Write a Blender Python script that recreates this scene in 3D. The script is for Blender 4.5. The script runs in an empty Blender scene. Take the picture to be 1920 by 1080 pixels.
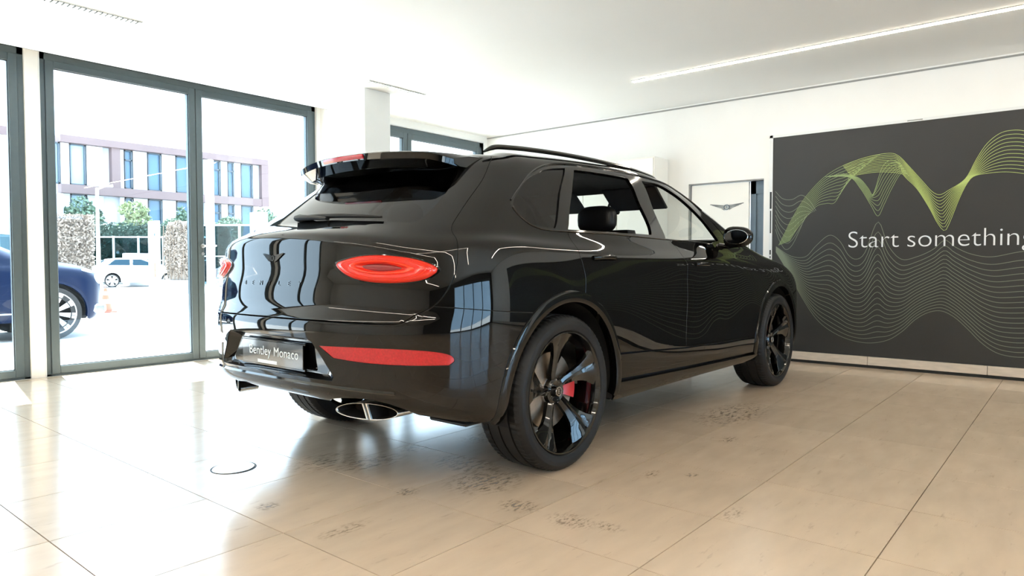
import bpy, math, random
import numpy as np
from mathutils import Matrix, Vector
from mathutils.geometry import delaunay_2d_cdt
random.seed(7); rng = np.random.RandomState(5)
sc = bpy.context.scene; COL = sc.collection
PI = math.pi

# ------------------------------------------------------------------ camera, sky, sun, exposure
CAM_H, FPX, YAW, PITCH, ROLL = 1.0334, 1292.82, 0.69346, 0.034662, -0.0017076
_fw = Vector((math.cos(YAW)*math.cos(PITCH), math.sin(YAW)*math.cos(PITCH), -math.sin(PITCH)))
_rt = Vector((math.sin(YAW), -math.cos(YAW), 0)); _up = _rt.cross(_fw)
_r = _rt*math.cos(ROLL)+_up*math.sin(ROLL); _u = -_rt*math.sin(ROLL)+_up*math.cos(ROLL)
cd = bpy.data.cameras.new('camera'); cam = bpy.data.objects.new('camera', cd); COL.objects.link(cam)
cam.matrix_world = Matrix(((_r.x,_u.x,-_fw.x,0),(_r.y,_u.y,-_fw.y,0),(_r.z,_u.z,-_fw.z,CAM_H),(0,0,0,1)))
cd.sensor_width = 36; cd.lens = FPX/1920*36; cd.clip_start = .05; cd.clip_end = 500
sc.camera = cam
w = bpy.data.worlds.new('sky'); sc.world = w; w.use_nodes = True
bg = w.node_tree.nodes['Background']; bg.inputs[0].default_value = (.62,.80,1,1); bg.inputs[1].default_value = 1.85
sd = bpy.data.lights.new('sun','SUN'); sd.energy = 10; sd.angle = .012; sd.color = (.92,.96,1)
sun = bpy.data.objects.new('sun', sd); COL.objects.link(sun)
sun.rotation_euler = Vector((.18,1,1.9)).to_track_quat('Z','Y').to_euler(); sun.location = (0,40,60)
vs = sc.view_settings; vs.view_transform = 'Standard'; vs.look = 'None'; vs.gamma = 1; vs.use_curve_mapping = False
vs.exposure = 2.12
sc.cycles.max_bounces = 10; sc.cycles.diffuse_bounces = 5; sc.cycles.glossy_bounces = 5; sc.cycles.transparent_max_bounces = 24
sc.cycles.sample_clamp_indirect = 6; sc.cycles.caustics_reflective = False; sc.cycles.caustics_refractive = False

# ------------------------------------------------------------------ materials
def mat(name, col, rough=.5, metal=0, coat=0, spec=.5, noise=0, nscale=8, bump=0, bscale=60, emit=None, estr=0, rand=0, streak=None, coatr=.03):
    m = bpy.data.materials.new(name); m.use_nodes = True; nt = m.node_tree; N_ = nt.nodes; L = nt.links
    b = N_['Principled BSDF']
    b.inputs['Base Color'].default_value = (*col,1); b.inputs['Roughness'].default_value = rough
    b.inputs['Metallic'].default_value = metal; b.inputs['Coat Weight'].default_value = coat
    b.inputs['Coat Roughness'].default_value = coatr; b.inputs['Specular IOR Level'].default_value = spec
    if emit: b.inputs['Emission Color'].default_value = (*emit,1); b.inputs['Emission Strength'].default_value = estr
    if noise or rand:
        g = N_.new('ShaderNodeNewGeometry'); mp = N_.new('ShaderNodeMapping'); L.new(g.outputs['Position'], mp.inputs[0])
        if streak: mp.inputs['Scale'].default_value = streak
        n = N_.new('ShaderNodeTexNoise'); n.inputs['Scale'].default_value = nscale; n.inputs['Detail'].default_value = 6
        L.new(mp.outputs[0], n.inputs['Vector'])
        mr = N_.new('ShaderNodeMapRange'); mr.inputs['To Min'].default_value = 1-noise; mr.inputs['To Max'].default_value = 1+noise
        mr.inputs['From Min'].default_value = .25; mr.inputs['From Max'].default_value = .75
        L.new(n.outputs[0], mr.inputs[0]); out = mr.outputs[0]
        if rand:
            oi = N_.new('ShaderNodeObjectInfo'); r2 = N_.new('ShaderNodeMapRange'); r2.inputs['To Min'].default_value = 1-rand; r2.inputs['To Max'].default_value = 1+rand
            L.new(oi.outputs['Random'], r2.inputs[0]); mu = N_.new('ShaderNodeMath'); mu.operation='MULTIPLY'; L.new(out, mu.inputs[0]); L.new(r2.outputs[0], mu.inputs[1]); out = mu.outputs[0]
        vm = N_.new('ShaderNodeVectorMath'); vm.operation='SCALE'; vm.inputs[0].default_value = col; L.new(out, vm.inputs['Scale']); L.new(vm.outputs[0], b.inputs['Base Color'])
    if bump:
        g2 = N_.new('ShaderNodeNewGeometry'); n2 = N_.new('ShaderNodeTexNoise'); n2.inputs['Scale'].default_value = bscale; L.new(g2.outputs['Position'], n2.inputs['Vector'])
        bp = N_.new('ShaderNodeBump'); bp.inputs['Strength'].default_value = bump; bp.inputs['Distance'].default_value = .004; L.new(n2.outputs[0], bp.inputs['Height']); L.new(bp.outputs[0], b.inputs['Normal'])
    return m
def glassmat(name, tint=(1,1,1), dark=0.0, ior=1.45):
    m = bpy.data.materials.new(name); m.use_nodes = True; nt = m.node_tree; N_ = nt.nodes; L = nt.links
    for n in list(N_): 
        if n.type != 'OUTPUT_MATERIAL': N_.remove(n)
    o = [n for n in N_ if n.type=='OUTPUT_MATERIAL'][0]
    t = N_.new('ShaderNodeBsdfTransparent'); t.inputs[0].default_value = (*[c*(1-dark) for c in tint],1)
    g = N_.new('ShaderNodeBsdfGlossy'); g.inputs['Roughness'].default_value = 0.0
    fr = N_.new('ShaderNodeFresnel'); gb = N_.new('ShaderNodeNewGeometry'); mi = N_.new('ShaderNodeMapRange')
    mi.inputs['To Min'].default_value = ior; mi.inputs['To Max'].default_value = 1/ior; L.new(gb.outputs['Backfacing'], mi.inputs[0]); L.new(mi.outputs[0], fr.inputs[0])
    mx = N_.new('ShaderNodeMixShader')
    L.new(fr.outputs[0], mx.inputs[0]); L.new(t.outputs[0], mx.inputs[1]); L.new(g.outputs[0], mx.inputs[2]); L.new(mx.outputs[0], o.inputs[0])
    return m
M = {}
M['paint'] = mat('black_car_paint', (.003,.003,.003), .4, 0, 1, .0, coatr=.0)
M['gloss_black'] = mat('gloss_black_trim', (.004,.004,.004), .06, 0, .3)
M['black_plastic'] = mat('black_plastic', (.012,.012,.012), .5, bump=.1)
M['dark'] = mat('dark_underbody', (.006,.006,.007), .8)
M['rubber'] = mat('tyre_rubber', (.010,.010,.0105), .55, spec=.35, noise=.15, nscale=30)
M['rim'] = mat('gloss_black_rim', (.003,.003,.003), .08, 0, .6)
M['chrome'] = mat('chrome', (.75,.76,.78), .08, 1)
M['satin_bright'] = mat('polished_steel_tip', (.85,.85,.83), .28, 1)
M['satin'] = mat('satin_metal', (.45,.43,.40), .35, 1, noise=.1, nscale=40)
M['disc'] = mat('brake_disc_metal', (.50,.42,.34), .38, .9, noise=.1, nscale=60)
M['caliper'] = mat('red_caliper_paint', (.55,.01,.02), .3, 0, .5)
M['red_lens'] = mat('red_lamp_lens', (.80,.022,.010), .12, 0, .8)
M['red_lens_hot'] = mat('red_lamp_light_guide', (1.0,.05,.015), .2, 0, .6)
M['red_dark'] = mat('dark_red_lens', (.28,.01,.012), .15, 0, .8)
M['red_refl'] = mat('red_reflector', (.50,.008,.015), .18, 0, .7, noise=.2, nscale=120)
M['leather'] = mat('black_leather', (.012,.012,.013), .38, bump=.2, bscale=200)
M['headliner'] = mat('dark_headliner', (.03,.03,.032), .9)
M['carglass'] = glassmat('car_window_glass', (.93,.97,.94), .10, 1.5)
M['privacy'] = glassmat('privacy_glass', (.5,.5,.5), .90, 1.6)
M['plate'] = mat('plate_black', (.01,.013,.018), .12, 0, .6)
M['white_print'] = mat('white_print', (.75,.78,.8), .4)
M['wall'] = mat('white_wall_paint', (.86,.85,.82), .7, noise=.02, nscale=3)
M['ceiling'] = mat('ceiling_paint', (.78,.785,.77), .8, noise=.01, nscale=2)
M['wall_grey'] = mat('grey_wall_paint', (.30,.30,.29), .7, noise=.05, nscale=2)
M['wall_dark'] = mat('dark_wall_cladding', (.05,.05,.05), .5, noise=.1, nscale=4)
M['frame'] = mat('grey_aluminium_frame', (.085,.112,.122), .38, .2, noise=.04, nscale=20)
M['frame_light'] = mat('white_metal_frame', (.75,.76,.75), .4)
M['gasket'] = mat('black_gasket', (.01,.012,.012), .6)
M['pane'] = glassmat('clear_pane', (.97,1,.99), .03, 1.5)
M['led'] = mat('led_diffuser', (1,1,1), .5, emit=(1,.89,.74), estr=15)
M['led_alu'] = mat('led_profile', (.7,.7,.68), .4, .5)
M['grout'] = mat('dark_joint_grout', (.10,.075,.05), .9)
M['skirting'] = mat('stone_skirting', (.60,.52,.43), .4, noise=.12, nscale=9, streak=(1,1,5), rand=.05)
M['poster'] = mat('charcoal_printed_panel', (.025,.025,.024), .55, noise=.08, nscale=2)
M['wave_hi'] = mat('bright_green_print', (.42,.52,.16), .5)
M['wave_mid'] = mat('mid_green_print', (.27,.36,.15), .5)
M['wave_lo'] = mat('dim_green_print', (.17,.20,.14), .5)
M['steel'] = mat('brushed_steel', (.6,.6,.6), .3, 1)
M['door_white'] = mat('white_lacquer', (.84,.82,.76), .35)
M['emblem_grey'] = mat('grey_emblem', (.18,.18,.17), .4, .5)
M['blue_grey'] = mat('blue_grey_glass_door', (.12,.17,.22), .25, noise=.05)
# outdoors
M['asphalt'] = mat('pale_concrete_ground', (.62,.61,.60), .8, noise=.08, nscale=.6)
M['leaf'] = mat('green_foliage', (.13,.19,.13), .7, noise=.4, nscale=3)
M['leaf_y'] = mat('yellow_green_foliage', (.25,.30,.15), .7, noise=.4, nscale=3)
M['leaf_dark'] = mat('dark_hedge_foliage', (.05,.085,.065), .7, noise=.4, nscale=3)
M['dry'] = mat('dry_brown_climber', (.27,.22,.18), .8, noise=.4, nscale=4)
M['bark'] = mat('bark', (.16,.12,.09), .9, noise=.3, nscale=12)
M['bwhite'] = mat('white_facade_panel', (.50,.52,.56), .7, noise=.03, nscale=.7)
M['brown'] = mat('red_brown_cladding', (.15,.10,.10), .6, noise=.06, nscale=1)
M['bglass'] = mat('blue_window_glass', (.07,.14,.22), .2, noise=.15, nscale=.3)
M['bglass_l'] = mat('pale_blue_blind', (.26,.38,.50), .4)
M['bframe'] = mat('dark_window_frame', (.05,.07,.09), .5)
M['fence_m'] = mat('galvanised_fence', (.45,.52,.55), .5, .2)
M['mesh_panel'] = glassmat('tinted_fence_panel', (.55,.70,.74), .25, 1.2)
M['white_paint'] = mat('white_painted_post', (.82,.84,.86), .6)
M['concrete'] = mat('blue_grey_concrete', (.36,.40,.45), .8, noise=.08, nscale=3)
M['far_glass'] = mat('car_glass_far', (.015,.04,.06), .2, spec=.15)
M['blue_paint'] = mat('dark_blue_car_paint', (.003,.009,.030), .3, 0, 0, .15)
M['white_car'] = mat('white_car_paint', (.8,.8,.82), .25, 0, 1)
M['navy_car'] = mat('navy_car_paint', (.02,.03,.05), .2, 0, 1)
M['cone_red'] = mat('orange_red_plastic', (.85,.09,.05), .5)
M['alloy'] = mat('polished_alloy', (.7,.7,.72), .2, .9)
M['head_lens'] = mat('headlamp_lens', (.6,.65,.7), .1, .3, .6)

# floor stone with dirt
def floor_mat():
    m = mat('beige_stone_tile', (.62,.49,.365), .2, spec=.5, coat=.35, coatr=.20, noise=.07, nscale=3.5, rand=.05, streak=(1,3,1))
    nt = m.node_tree; N_ = nt.nodes; L = nt.links; b = N_['Principled BSDF']
    src = b.inputs['Base Color'].links[0].from_socket
    g = N_.new('ShaderNodeNewGeometry')
    mask = None
    def add(a, c):
        if a is None: return c
        x = N_.new('ShaderNodeMath'); x.operation='MAXIMUM'; L.new(a, x.inputs[0]); L.new(c, x.inputs[1]); return x.outputs[0]
    # real marks: tyre scuffs and smears at their own places (x, y, half sizes, strength, noise scale)
    for (cx,cy,sx,sy,st,ns) in SCUFFS:
        mp = N_.new('ShaderNodeMapping'); mp.vector_type='POINT'
        mp.inputs['Location'].default_value = (-cx/sx,-cy/sy,0); mp.inputs['Scale'].default_value = (1/sx,1/sy,0); L.new(g.outputs['Position'], mp.inputs[0])
        le = N_.new('ShaderNodeVectorMath'); le.operation='LENGTH'; L.new(mp.outputs[0], le.inputs[0])
        mr = N_.new('ShaderNodeMapRange'); mr.interpolation_type='SMOOTHSTEP'; mr.inputs['From Min'].default_value=1; mr.inputs['From Max'].default_value=.2
        L.new(le.outputs['Value'], mr.inputs[0])
        n = N_.new('ShaderNodeTexNoise'); n.inputs['Scale'].default_value = ns; n.inputs['Detail'].default_value=5; n.inputs['Roughness'].default_value=.65
        m2 = N_.new('ShaderNodeMapping'); m2.inputs['Scale'].default_value=(1,2.6,1); L.new(g.outputs['Position'], m2.inputs[0]); L.new(m2.outputs[0], n.inputs['Vector'])
        th = N_.new('ShaderNodeMapRange'); th.inputs['From Min'].default_value=.49; th.inputs['From Max'].default_value=.60; th.inputs['To Max'].default_value=st; L.new(n.outputs[0], th.inputs[0])
        mu = N_.new('ShaderNodeMath'); mu.operation='MULTIPLY'; L.new(mr.outputs[0], mu.inputs[0]); L.new(th.outputs[0], mu.inputs[1])
        mask = add(mask, mu.outputs[0])
    # faint overall streaks
    n = N_.new('ShaderNodeTexNoise'); n.inputs['Scale'].default_value=5; n.inputs['Detail'].default_value=8; n.inputs['Roughness'].default_value=.7
    m2 = N_.new('ShaderNodeMapping'); m2.inputs['Rotation'].default_value=(0,0,.7); m2.inputs['Scale'].default_value=(1,5,1); L.new(g.outputs['Position'], m2.inputs[0]); L.new(m2.outputs[0], n.inputs['Vector'])
    th = N_.new('ShaderNodeMapRange'); th.inputs['From Min'].default_value=.60; th.inputs['From Max'].default_value=.78; th.inputs['To Max'].default_value=.45; L.new(n.outputs[0], th.inputs[0])
    mask = add(mask, th.outputs[0])
    mx = N_.new('ShaderNodeMix'); mx.data_type='RGBA'; L.new(mask, mx.inputs[0]); L.new(src, mx.inputs[6]); mx.inputs[7].default_value=(.07,.055,.04,1)
    L.new(mx.outputs[2], b.inputs['Base Color'])
    rr = N_.new('ShaderNodeMapRange'); rr.inputs['To Min'].default_value=.20; rr.inputs['To Max'].default_value=.30; L.new(mask, rr.inputs[0]); L.new(rr.outputs[0], b.inputs['Roughness'])
    return m
SCUFFS = [(2.42,2.18,.26,.22,.95,20),(2.56,2.45,.16,.30,.9,16),(2.26,1.84,.10,.12,1,26),(2.08,2.35,.07,.07,1,30),(2.27,2.85,.28,.16,.85,18),(2.60,2.88,.12,.10,.9,26),(3.03,2.75,.2,.15,.8,24),(2.26,1.57,.10,.14,.7,30),(2.30,1.43,.06,.10,.6,34),(3.13,1.46,.05,.04,1,30),(3.02,1.62,.10,.05,.6,30),(1.57,2.67,.07,.06,.9,34),(3.9,1.59,.12,.06,.7,30),(4.6,1.85,.6,.25,.7,16),(1.62,2.2,.16,.06,.6,30),(2.15,3.05,.3,.2,.6,18),(2.75,1.1,.12,.05,.5,30)]
M['tile'] = floor_mat()

# ------------------------------------------------------------------ helpers
def tag(o, label=None, cat=None, group=None, kind=None):
    if label: o['label'] = label
    if cat: o['category'] = cat
    if group: o['group'] = group
    if kind: o['kind'] = kind
    return o
def empty(name, loc=(0,0,0), rz=0, **k):
    o = bpy.data.objects.new(name, None); COL.objects.link(o); o.location = loc; o.rotation_euler = (0,0,rz); o.empty_display_size = .2
    return tag(o, **k)
class MB:
    def __init__(s): s.v=[]; s.f=[]
    def add(s, V, F):
        n=len(s.v); s.v += [tuple(map(float,p)) for p in V]; s.f += [tuple(i+n for i in f) for f in F]; return s
    def box(s, x0,x1,y0,y1,z0,z1,b=0):
        x0,x1=min(x0,x1),max(x0,x1); y0,y1=min(y0,y1),max(y0,y1); z0,z1=min(z0,z1),max(z0,z1)
        if b<=0:
            V=[(x,y,z) for z in (z0,z1) for y in (y0,y1) for x in (x0,x1)]
            return s.add(V,[(0,2,3,1),(4,5,7,6),(0,1,5,4),(2,6,7,3),(0,4,6,2),(1,3,7,5)])
        V=[];b=min(b,(x1-x0)/2.01,(y1-y0)/2.01,(z1-z0)/2.01)
        for sx,X in ((1,x0),(-1,x1)):
            for sy,Y in ((1,y0),(-1,y1)):
                for sz,Z in ((1,z0),(-1,z1)):
                    V += [(X+sx*b,Y+sy*b,Z),(X+sx*b,Y,Z+sz*b),(X,Y+sy*b,Z+sz*b)]
        return s.hull(V)
    def hull(s, V):
        import bmesh
        bm=bmesh.new(); [bm.verts.new(p) for p in V]; r=bmesh.ops.convex_hull(bm, input=bm.verts)
        bmesh.ops.dissolve_limit(bm, angle_limit=.02, verts=bm.verts, edges=bm.edges)
        bm.verts.index_update(); s.add([v.co for v in bm.verts],[[v.index for v in f.verts] for f in bm.faces]); bm.free(); return s
    def prism(s, P, axis, a0, a1):
        """P polygon in the two other axes (ccw), extruded along axis"""
        n=len(P)
        def q(p,a): 
            return (a,p[0],p[1]) if axis=='x' else ((p[0],a,p[1]) if axis=='y' else (p[0],p[1],a))
        V=[q(p,a0) for p in P]+[q(p,a1) for p in P]
        F=[tuple(range(n-1,-1,-1)),tuple(range(n,2*n))]+[(i,(i+1)%n,n+(i+1)%n,n+i) for i in range(n)]
        return s.add(V,F)
    def lathe(s, prof, c, axis='y', n=48, a0=0, a1=2*PI, close=True):
        """prof: list of (axial, radius)"""
        full=abs(a1-a0-2*PI)<1e-6; m=n if full else n+1; k=len(prof); V=[]
        for i in range(m):
            t=a0+(a1-a0)*i/n; ct,st=math.cos(t),math.sin(t)
            for a,r in prof:
                V.append((c[0]+r*ct,c[1]+a,c[2]+r*st) if axis=='y' else ((c[0]+a,c[1]+r*ct,c[2]+r*st) if axis=='x' else (c[0]+r*ct,c[1]+r*st,c[2]+a)))
        F=[]
        for i in range(n):
            j=(i+1)%m
            for q in range(k-1): F.append((i*k+q,i*k+q+1,j*k+q+1,j*k+q))
        return s.add(V,F)
    def tube(s, pts, r, n=8, flat=1.0, cap=True):
        P=[Vector(p) for p in pts]; V=[]; R=r if isinstance(r,(list,tuple)) else [r]*len(P)
        up=Vector((0,0,1)); 
        for i,p in enumerate(P):
            t=(P[min(i+1,len(P)-1)]-P[max(i-1,0)]).normalized(); a=t.cross(up)
            if a.length<1e-3: a=t.cross(Vector((1,0,0)))
            a.normalize(); b=a.cross(t)
            for k in range(n):
                w_=2*PI*k/n; V.append(p+a*R[i]*math.cos(w_)+b*R[i]*flat*math.sin(w_))
        F=[(i*n+k,i*n+(k+1)%n,(i+1)*n+(k+1)%n,(i+1)*n+k) for i in range(len(P)-1) for k in range(n)]
        if cap: F += [tuple(range(n))[::-1], tuple((len(P)-1)*n+k for k in range(n))]
        return s.add(V,F)
    def loft(s, rings, closed=True, cap=True):
        n=len(rings[0]); V=[p for r in rings for p in r]; m=n if closed else n-1
        F=[(i*n+k,i*n+(k+1)%n,(i+1)*n+(k+1)%n,(i+1)*n+k) for i in range(len(rings)-1) for k in range(m)]
        if cap: F += [tuple(range(n))[::-1], tuple((len(rings)-1)*n+k for k in range(n))]
        return s.add(V,F)
    def ellipsoid(s, c, r, nu=20, nv=12, e=1.0):
        V=[];F=[]
        sg=lambda a: math.copysign(abs(a)**e,a)
        for j in range(nv+1):
            ph=-PI/2+PI*j/nv
            for i in range(nu):
                t=2*PI*i/nu; V.append((c[0]+r[0]*sg(math.cos(ph))*sg(math.cos(t)),c[1]+r[1]*sg(math.cos(ph))*sg(math.sin(t)),c[2]+r[2]*sg(math.sin(ph))))
        for j in range(nv):
            for i in range(nu): F.append((j*nu+i,j*nu+(i+1)%nu,(j+1)*nu+(i+1)%nu,(j+1)*nu+i))
        return s.add(V,F)
    def build(s, name, m, parent=None, smooth=False, fix=True, **k):
        me=bpy.data.meshes.new(name); me.from_pydata(s.v,[],s.f); me.materials.append(m)
        if fix:
            import bmesh
            bm=bmesh.new(); bm.from_mesh(me); bmesh.ops.remove_doubles(bm,verts=bm.verts,dist=1e-5); bmesh.ops.recalc_face_normals(bm,faces=bm.faces); bm.to_mesh(me); bm.free()
        if smooth:
            me.polygons.foreach_set('use_smooth',[True]*len(me.polygons))
            try: me.set_sharp_from_angle(angle=smooth if smooth is not True else .7)
            except Exception: pass
        o=bpy.data.objects.new(name,me); COL.objects.link(o); o.parent=parent
        return tag(o,**k)
def copy_tree(o, parent=None):
    c=o.copy(); COL.objects.link(c); c.parent=parent
    for ch in list(o.children): copy_tree(ch,c)
    return c
def text_mesh(name, body, size, m, parent, mw, align='CENTER', ext=.001, bold=0, sx=1.0, spacing=1.0, **k):
    cu=bpy.data.curves.new(name,'FONT'); cu.body=body; cu.size=size; cu.align_x=align; cu.align_y='BOTTOM_BASELINE' if False else 'CENTER'; cu.extrude=ext; cu.offset=bold; cu.space_character=spacing
    o=bpy.data.objects.new(name+'_c',cu); COL.objects.link(o)
    dg=bpy.context.evaluated_depsgraph_get(); dg.update(); me=bpy.data.meshes.new_from_object(o.evaluated_get(dg)); 
    bpy.data.objects.remove(o); me.name=name; me.transform(Matrix.Diagonal((sx,1,1,1)) ); me.transform(mw); me.materials.clear(); me.materials.append(m)
    t=bpy.data.objects.new(name,me); COL.objects.link(t); t.parent=parent
    return tag(t,**k)
# ---- master body surface: uniform cubic B-spline over (u: outline column, v: row) ----
# row: z[rear centre, rear corner, x=-.4, .5, 1.2, 2.2, 3.0, front corner, front centre]; x0 rear centre; xs; n; W at x=[-.4,0,.5,1.2,2.0,2.6,3.1,3.5]; xf; x1; nf
ROWS=[
 ([.425,.38,.30,.275,.275,.275,.27,.27,.27],-.98,-.42,2.5,[.90,.93,.94,.935,.935,.94,.94,.93],3.4,3.95,2.6),
 ([.45,.405,.34,.31,.31,.31,.30,.30,.30],-1.045,-.42,2.5,[.95,.96,.965,.955,.955,.96,.965,.955],3.42,4.02,2.7),
 ([.50,.47,.44,.42,.42,.42,.42,.42,.42],-1.08,-.42,2.5,[.97,.98,.975,.965,.965,.975,.985,.97],3.42,4.07,2.8),
 ([.63,.62,.60,.58,.57,.57,.57,.58,.58],-1.07,-.42,2.45,[.98,.99,.975,.96,.96,.98,.99,.975],3.42,4.09,2.8),
 ([.782,.765,.735,.73,.72,.72,.72,.73,.73],-1.097,-.42,2.45,[.985,.995,.98,.962,.962,.982,.99,.975],3.42,4.10,2.8),
 ([.842,.828,.835,.84,.84,.84,.84,.85,.85],-1.045,-.42,2.45,[.985,.995,.985,.965,.965,.982,.987,.97],3.42,4.08,2.8),
 ([.93,.91,.94,.94,.93,.93,.93,.94,.95],-1.045,-.42,2.5,[.98,.99,.985,.965,.965,.978,.977,.955],3.38,4.04,2.6),
 ([1.04,.98,1.04,1.00,.99,.99,.99,.99,1.01],-1.018,-.42,2.55,[.968,.978,.978,.966,.965,.972,.96,.93],3.3,3.97,2.4),
 ([1.135,1.05,1.11,1.05,1.035,1.035,1.03,1.03,1.05],-1.014,-.42,2.6,[.955,.964,.97,.966,.965,.958,.935,.90],3.2,3.88,2.4),
 ([1.180,1.11,1.143,1.088,1.066,1.07,1.06,1.06,1.08],-1.010,-.42,2.6,[.947,.955,.962,.96,.957,.935,.905,.86],3.0,3.76,2.4),
 ([1.204,1.16,1.166,1.14,1.115,1.11,1.09,1.10,1.12],-.945,-.42,2.45,[.905,.91,.92,.926,.924,.91,.87,.82],2.8,3.55,2.3),
 ([1.225,1.20,1.20,1.19,1.17,1.15,1.14,1.15,1.17],-.88,-.42,2.4,[.888,.892,.90,.905,.90,.89,.85,.80],2.6,3.25,2.3),
 ([1.27,1.245,1.235,1.235,1.225,1.20,1.19,1.20,1.21],-.82,-.36,2.35,[.872,.876,.882,.885,.88,.87,.84,.78],2.45,2.98,2.3),
 ([1.38,1.36,1.35,1.35,1.35,1.34,1.33,1.35,1.36],-.665,-.22,2.3,[.815,.822,.83,.832,.825,.80,.78,.74],2.12,2.68,2.3),
 ([1.49,1.47,1.46,1.47,1.47,1.47,1.47,1.48,1.49],-.505,-.09,2.3,[.755,.765,.775,.778,.77,.755,.74,.70],1.75,2.38,2.4),
 ([1.56,1.555,1.555,1.585,1.595,1.585,1.57,1.58,1.59],-.41,-.02,2.3,[.695,.705,.715,.718,.71,.70,.69,.66],1.45,2.10,2.4),
 ([1.59,1.59,1.60,1.64,1.655,1.65,1.65,1.64,1.65],-.36,.02,2.3,[.63,.64,.655,.665,.66,.65,.63,.6],1.25,1.9,2.3),
 ([1.61,1.61,1.62,1.665,1.685,1.685,1.67,1.67,1.685],-.30,.0,2.3,[.52,.53,.54,.545,.54,.53,.52,.5],1.0,1.65,2.2),
 ([1.63,1.625,1.63,1.67,1.69,1.69,1.69,1.68,1.70],-.2,.1,2.1,[.30,.30,.31,.31,.31,.3,.3,.3],.8,1.4,2.1),
 ([1.635,1.63,1.635,1.675,1.695,1.70,1.70,1.69,1.705],-.1,.15,2.0,[0]*8,.75,1.3,2.0),
]
NR,NS,NF=9,16,8
def _row(rw):
    z,x0,xs,n,W,xf,x1,nf=rw
    WX=[-.4,0,.5,1.2,2.0,2.6,3.1,3.5]; ZX=[-.4,.5,1.2,2.2,3.0]
    P=[]
    w0=np.interp(xs,WX,W); 
    for k in range(NR):
        t=np.pi/2*k/NR; s,c=np.sin(t),np.cos(t)
        y=w0*s**(2/n); x=xs-(xs-x0)*c**(2/n)
        q=k/NR; zz=z[0]+(z[1]-z[0])*min(1,q/.6)**1.6 if q<.6 else z[1]+(z[2]-z[1])*(q-.6)/.4
        P.append((x,y,zz))
    for k in range(NS+1):
        x=xs+(xf-xs)*k/NS
        P.append((x,np.interp(x,WX,W),np.interp(x,ZX,z[2:7])))
    w1=np.interp(xf,WX,W); zs=np.interp(xf,ZX,z[2:7])
    for k in range(1,NF+1):
        t=np.pi/2*k/NF; s,c=np.sin(t),np.cos(t)
        y=w1*max(c,0)**(2/nf); x=xf+(x1-xf)*s**(2/nf)
        q=k/NF; zz=zs+(z[7]-zs)*q/.5 if q<.5 else z[7]+(z[8]-z[7])*(q-.5)/.5
        P.append((x,max(y,0),zz))
    return P
def build():
    G=np.array([_row(r) for r in ROWS])            # rows, cols, 3
    m=np.array([1,-1,1])
    G=np.concatenate([G[:,1:2]*m,G,G[:,-2:-1]*m],1)
    G=np.concatenate([2*G[:1]-G[1:2],G,G[-2:-1]*m],0)
    return G
G=build(); NV=len(ROWS)-1; NU=G.shape[1]-3
def _b(t): return np.stack([(1-t)**3/6,(3*t**3-6*t**2+4)/6,(-3*t**3+3*t**2+3*t+1)/6,t**3/6],-1)
def S(u,v):
    """body surface point; u runs round the car (negative = left side), v from sill to roof"""
    u=np.asarray(u,float); v=np.asarray(v,float); u=(u+NU)%(2*NU)-NU
    sg=np.where(u<0,1.,-1.); a=np.clip(np.abs(u),0,NU-1e-9); v=np.clip(v,0,NV-1e-9)
    i=np.floor(a).astype(int); j=np.floor(v).astype(int); bu=_b(a-i); bv=_b(v-j)
    P=0
    for p in range(4):
        for q in range(4):
            P=P+(bu[...,p]*bv[...,q])[...,None]*G[j+q,i+p]
    P=P.copy(); P[...,1]*=sg
    return P
def SN(u,v,e=1e-3):
    du=S(u+e,v)-S(u-e,v); dv=S(u,np.minimum(v+e,NV-1e-6))-S(u,np.maximum(v-e,0))
    n=np.cross(du,dv); return n/(np.linalg.norm(n,axis=-1,keepdims=True)+1e-12)
_gu,_gv=np.meshgrid(np.linspace(0,NU,661),np.linspace(0,NV,191)); _gp=S(_gu,_gv)
def uvinv(a, b, ax, lo, hi):
    """surface parameters of the point whose coordinates (ax) are (a,b), for u in lo..hi"""
    D=(_gp[...,ax[0]]-a)**2+(_gp[...,ax[1]]-b)**2; D=np.where((_gu>=lo)&(_gu<=hi),D,9e9)
    k=np.unravel_index(np.argmin(D),D.shape); u,v=_gu[k],_gv[k]
    for _ in range(8):
        e=1e-3; P=S(u,v); Pu=(S(u+e,v)-P)/e; Pv=(S(u,v+e)-P)/e
        J=np.array([[Pu[ax[0]],Pv[ax[0]]],[Pu[ax[1]],Pv[ax[1]]]]); r=np.array([a-P[ax[0]],b-P[ax[1]]])
        try: d=np.linalg.solve(J,r)
        except Exception: break
        d=np.clip(d,-.3,.3); u=float(np.clip(u+d[0],lo,hi)); v=float(np.clip(v+d[1],0,NV-1e-3))
    return (u,v)
def XZ(x,z,lo=6.5,hi=32): return uvinv(x,z,(0,2),lo,hi)
def YZ(y,z,hi=9): 
    u,v=uvinv(-abs(y),z,(1,2),0,hi); return (u if y<=0 else -u, v)
def smooth_path(P, closed=False, n=6):
    """Catmull-Rom through P; entries ending in 'c' are corners"""
    pts=[p[:2] for p in P]; cor=[len(p)>2 for p in P]; m=len(P); out=[]
    for i in range(m if closed else m-1):
        p1,p2=np.array(pts[i]),np.array(pts[(i+1)%m])
        p0=np.array(pts[i-1]) if (closed or i>0) and not cor[i] else p1-(p2-p1)
        p3=np.array(pts[(i+2)%m]) if (closed or i+2<m) and not cor[(i+1)%m] else p2+(p2-p1)
        for k in range(n):
            t=k/n; out.append(tuple(.5*((2*p1)+(-p0+p2)*t+(2*p0-5*p1+4*p2-p3)*t*t+(-p0+3*p1-3*p2+p3)*t**3)))
    if not closed: out.append(tuple(pts[-1]))
    return out
def arc(cx,cz,R,a0,a1,n=26):
    return [XZ(cx+R*math.cos(t),cz+R*math.sin(t)) for t in np.linspace(math.radians(a0),math.radians(a1),n)]
def mirror(L): return [(-u,v) for u,v in L]
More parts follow.
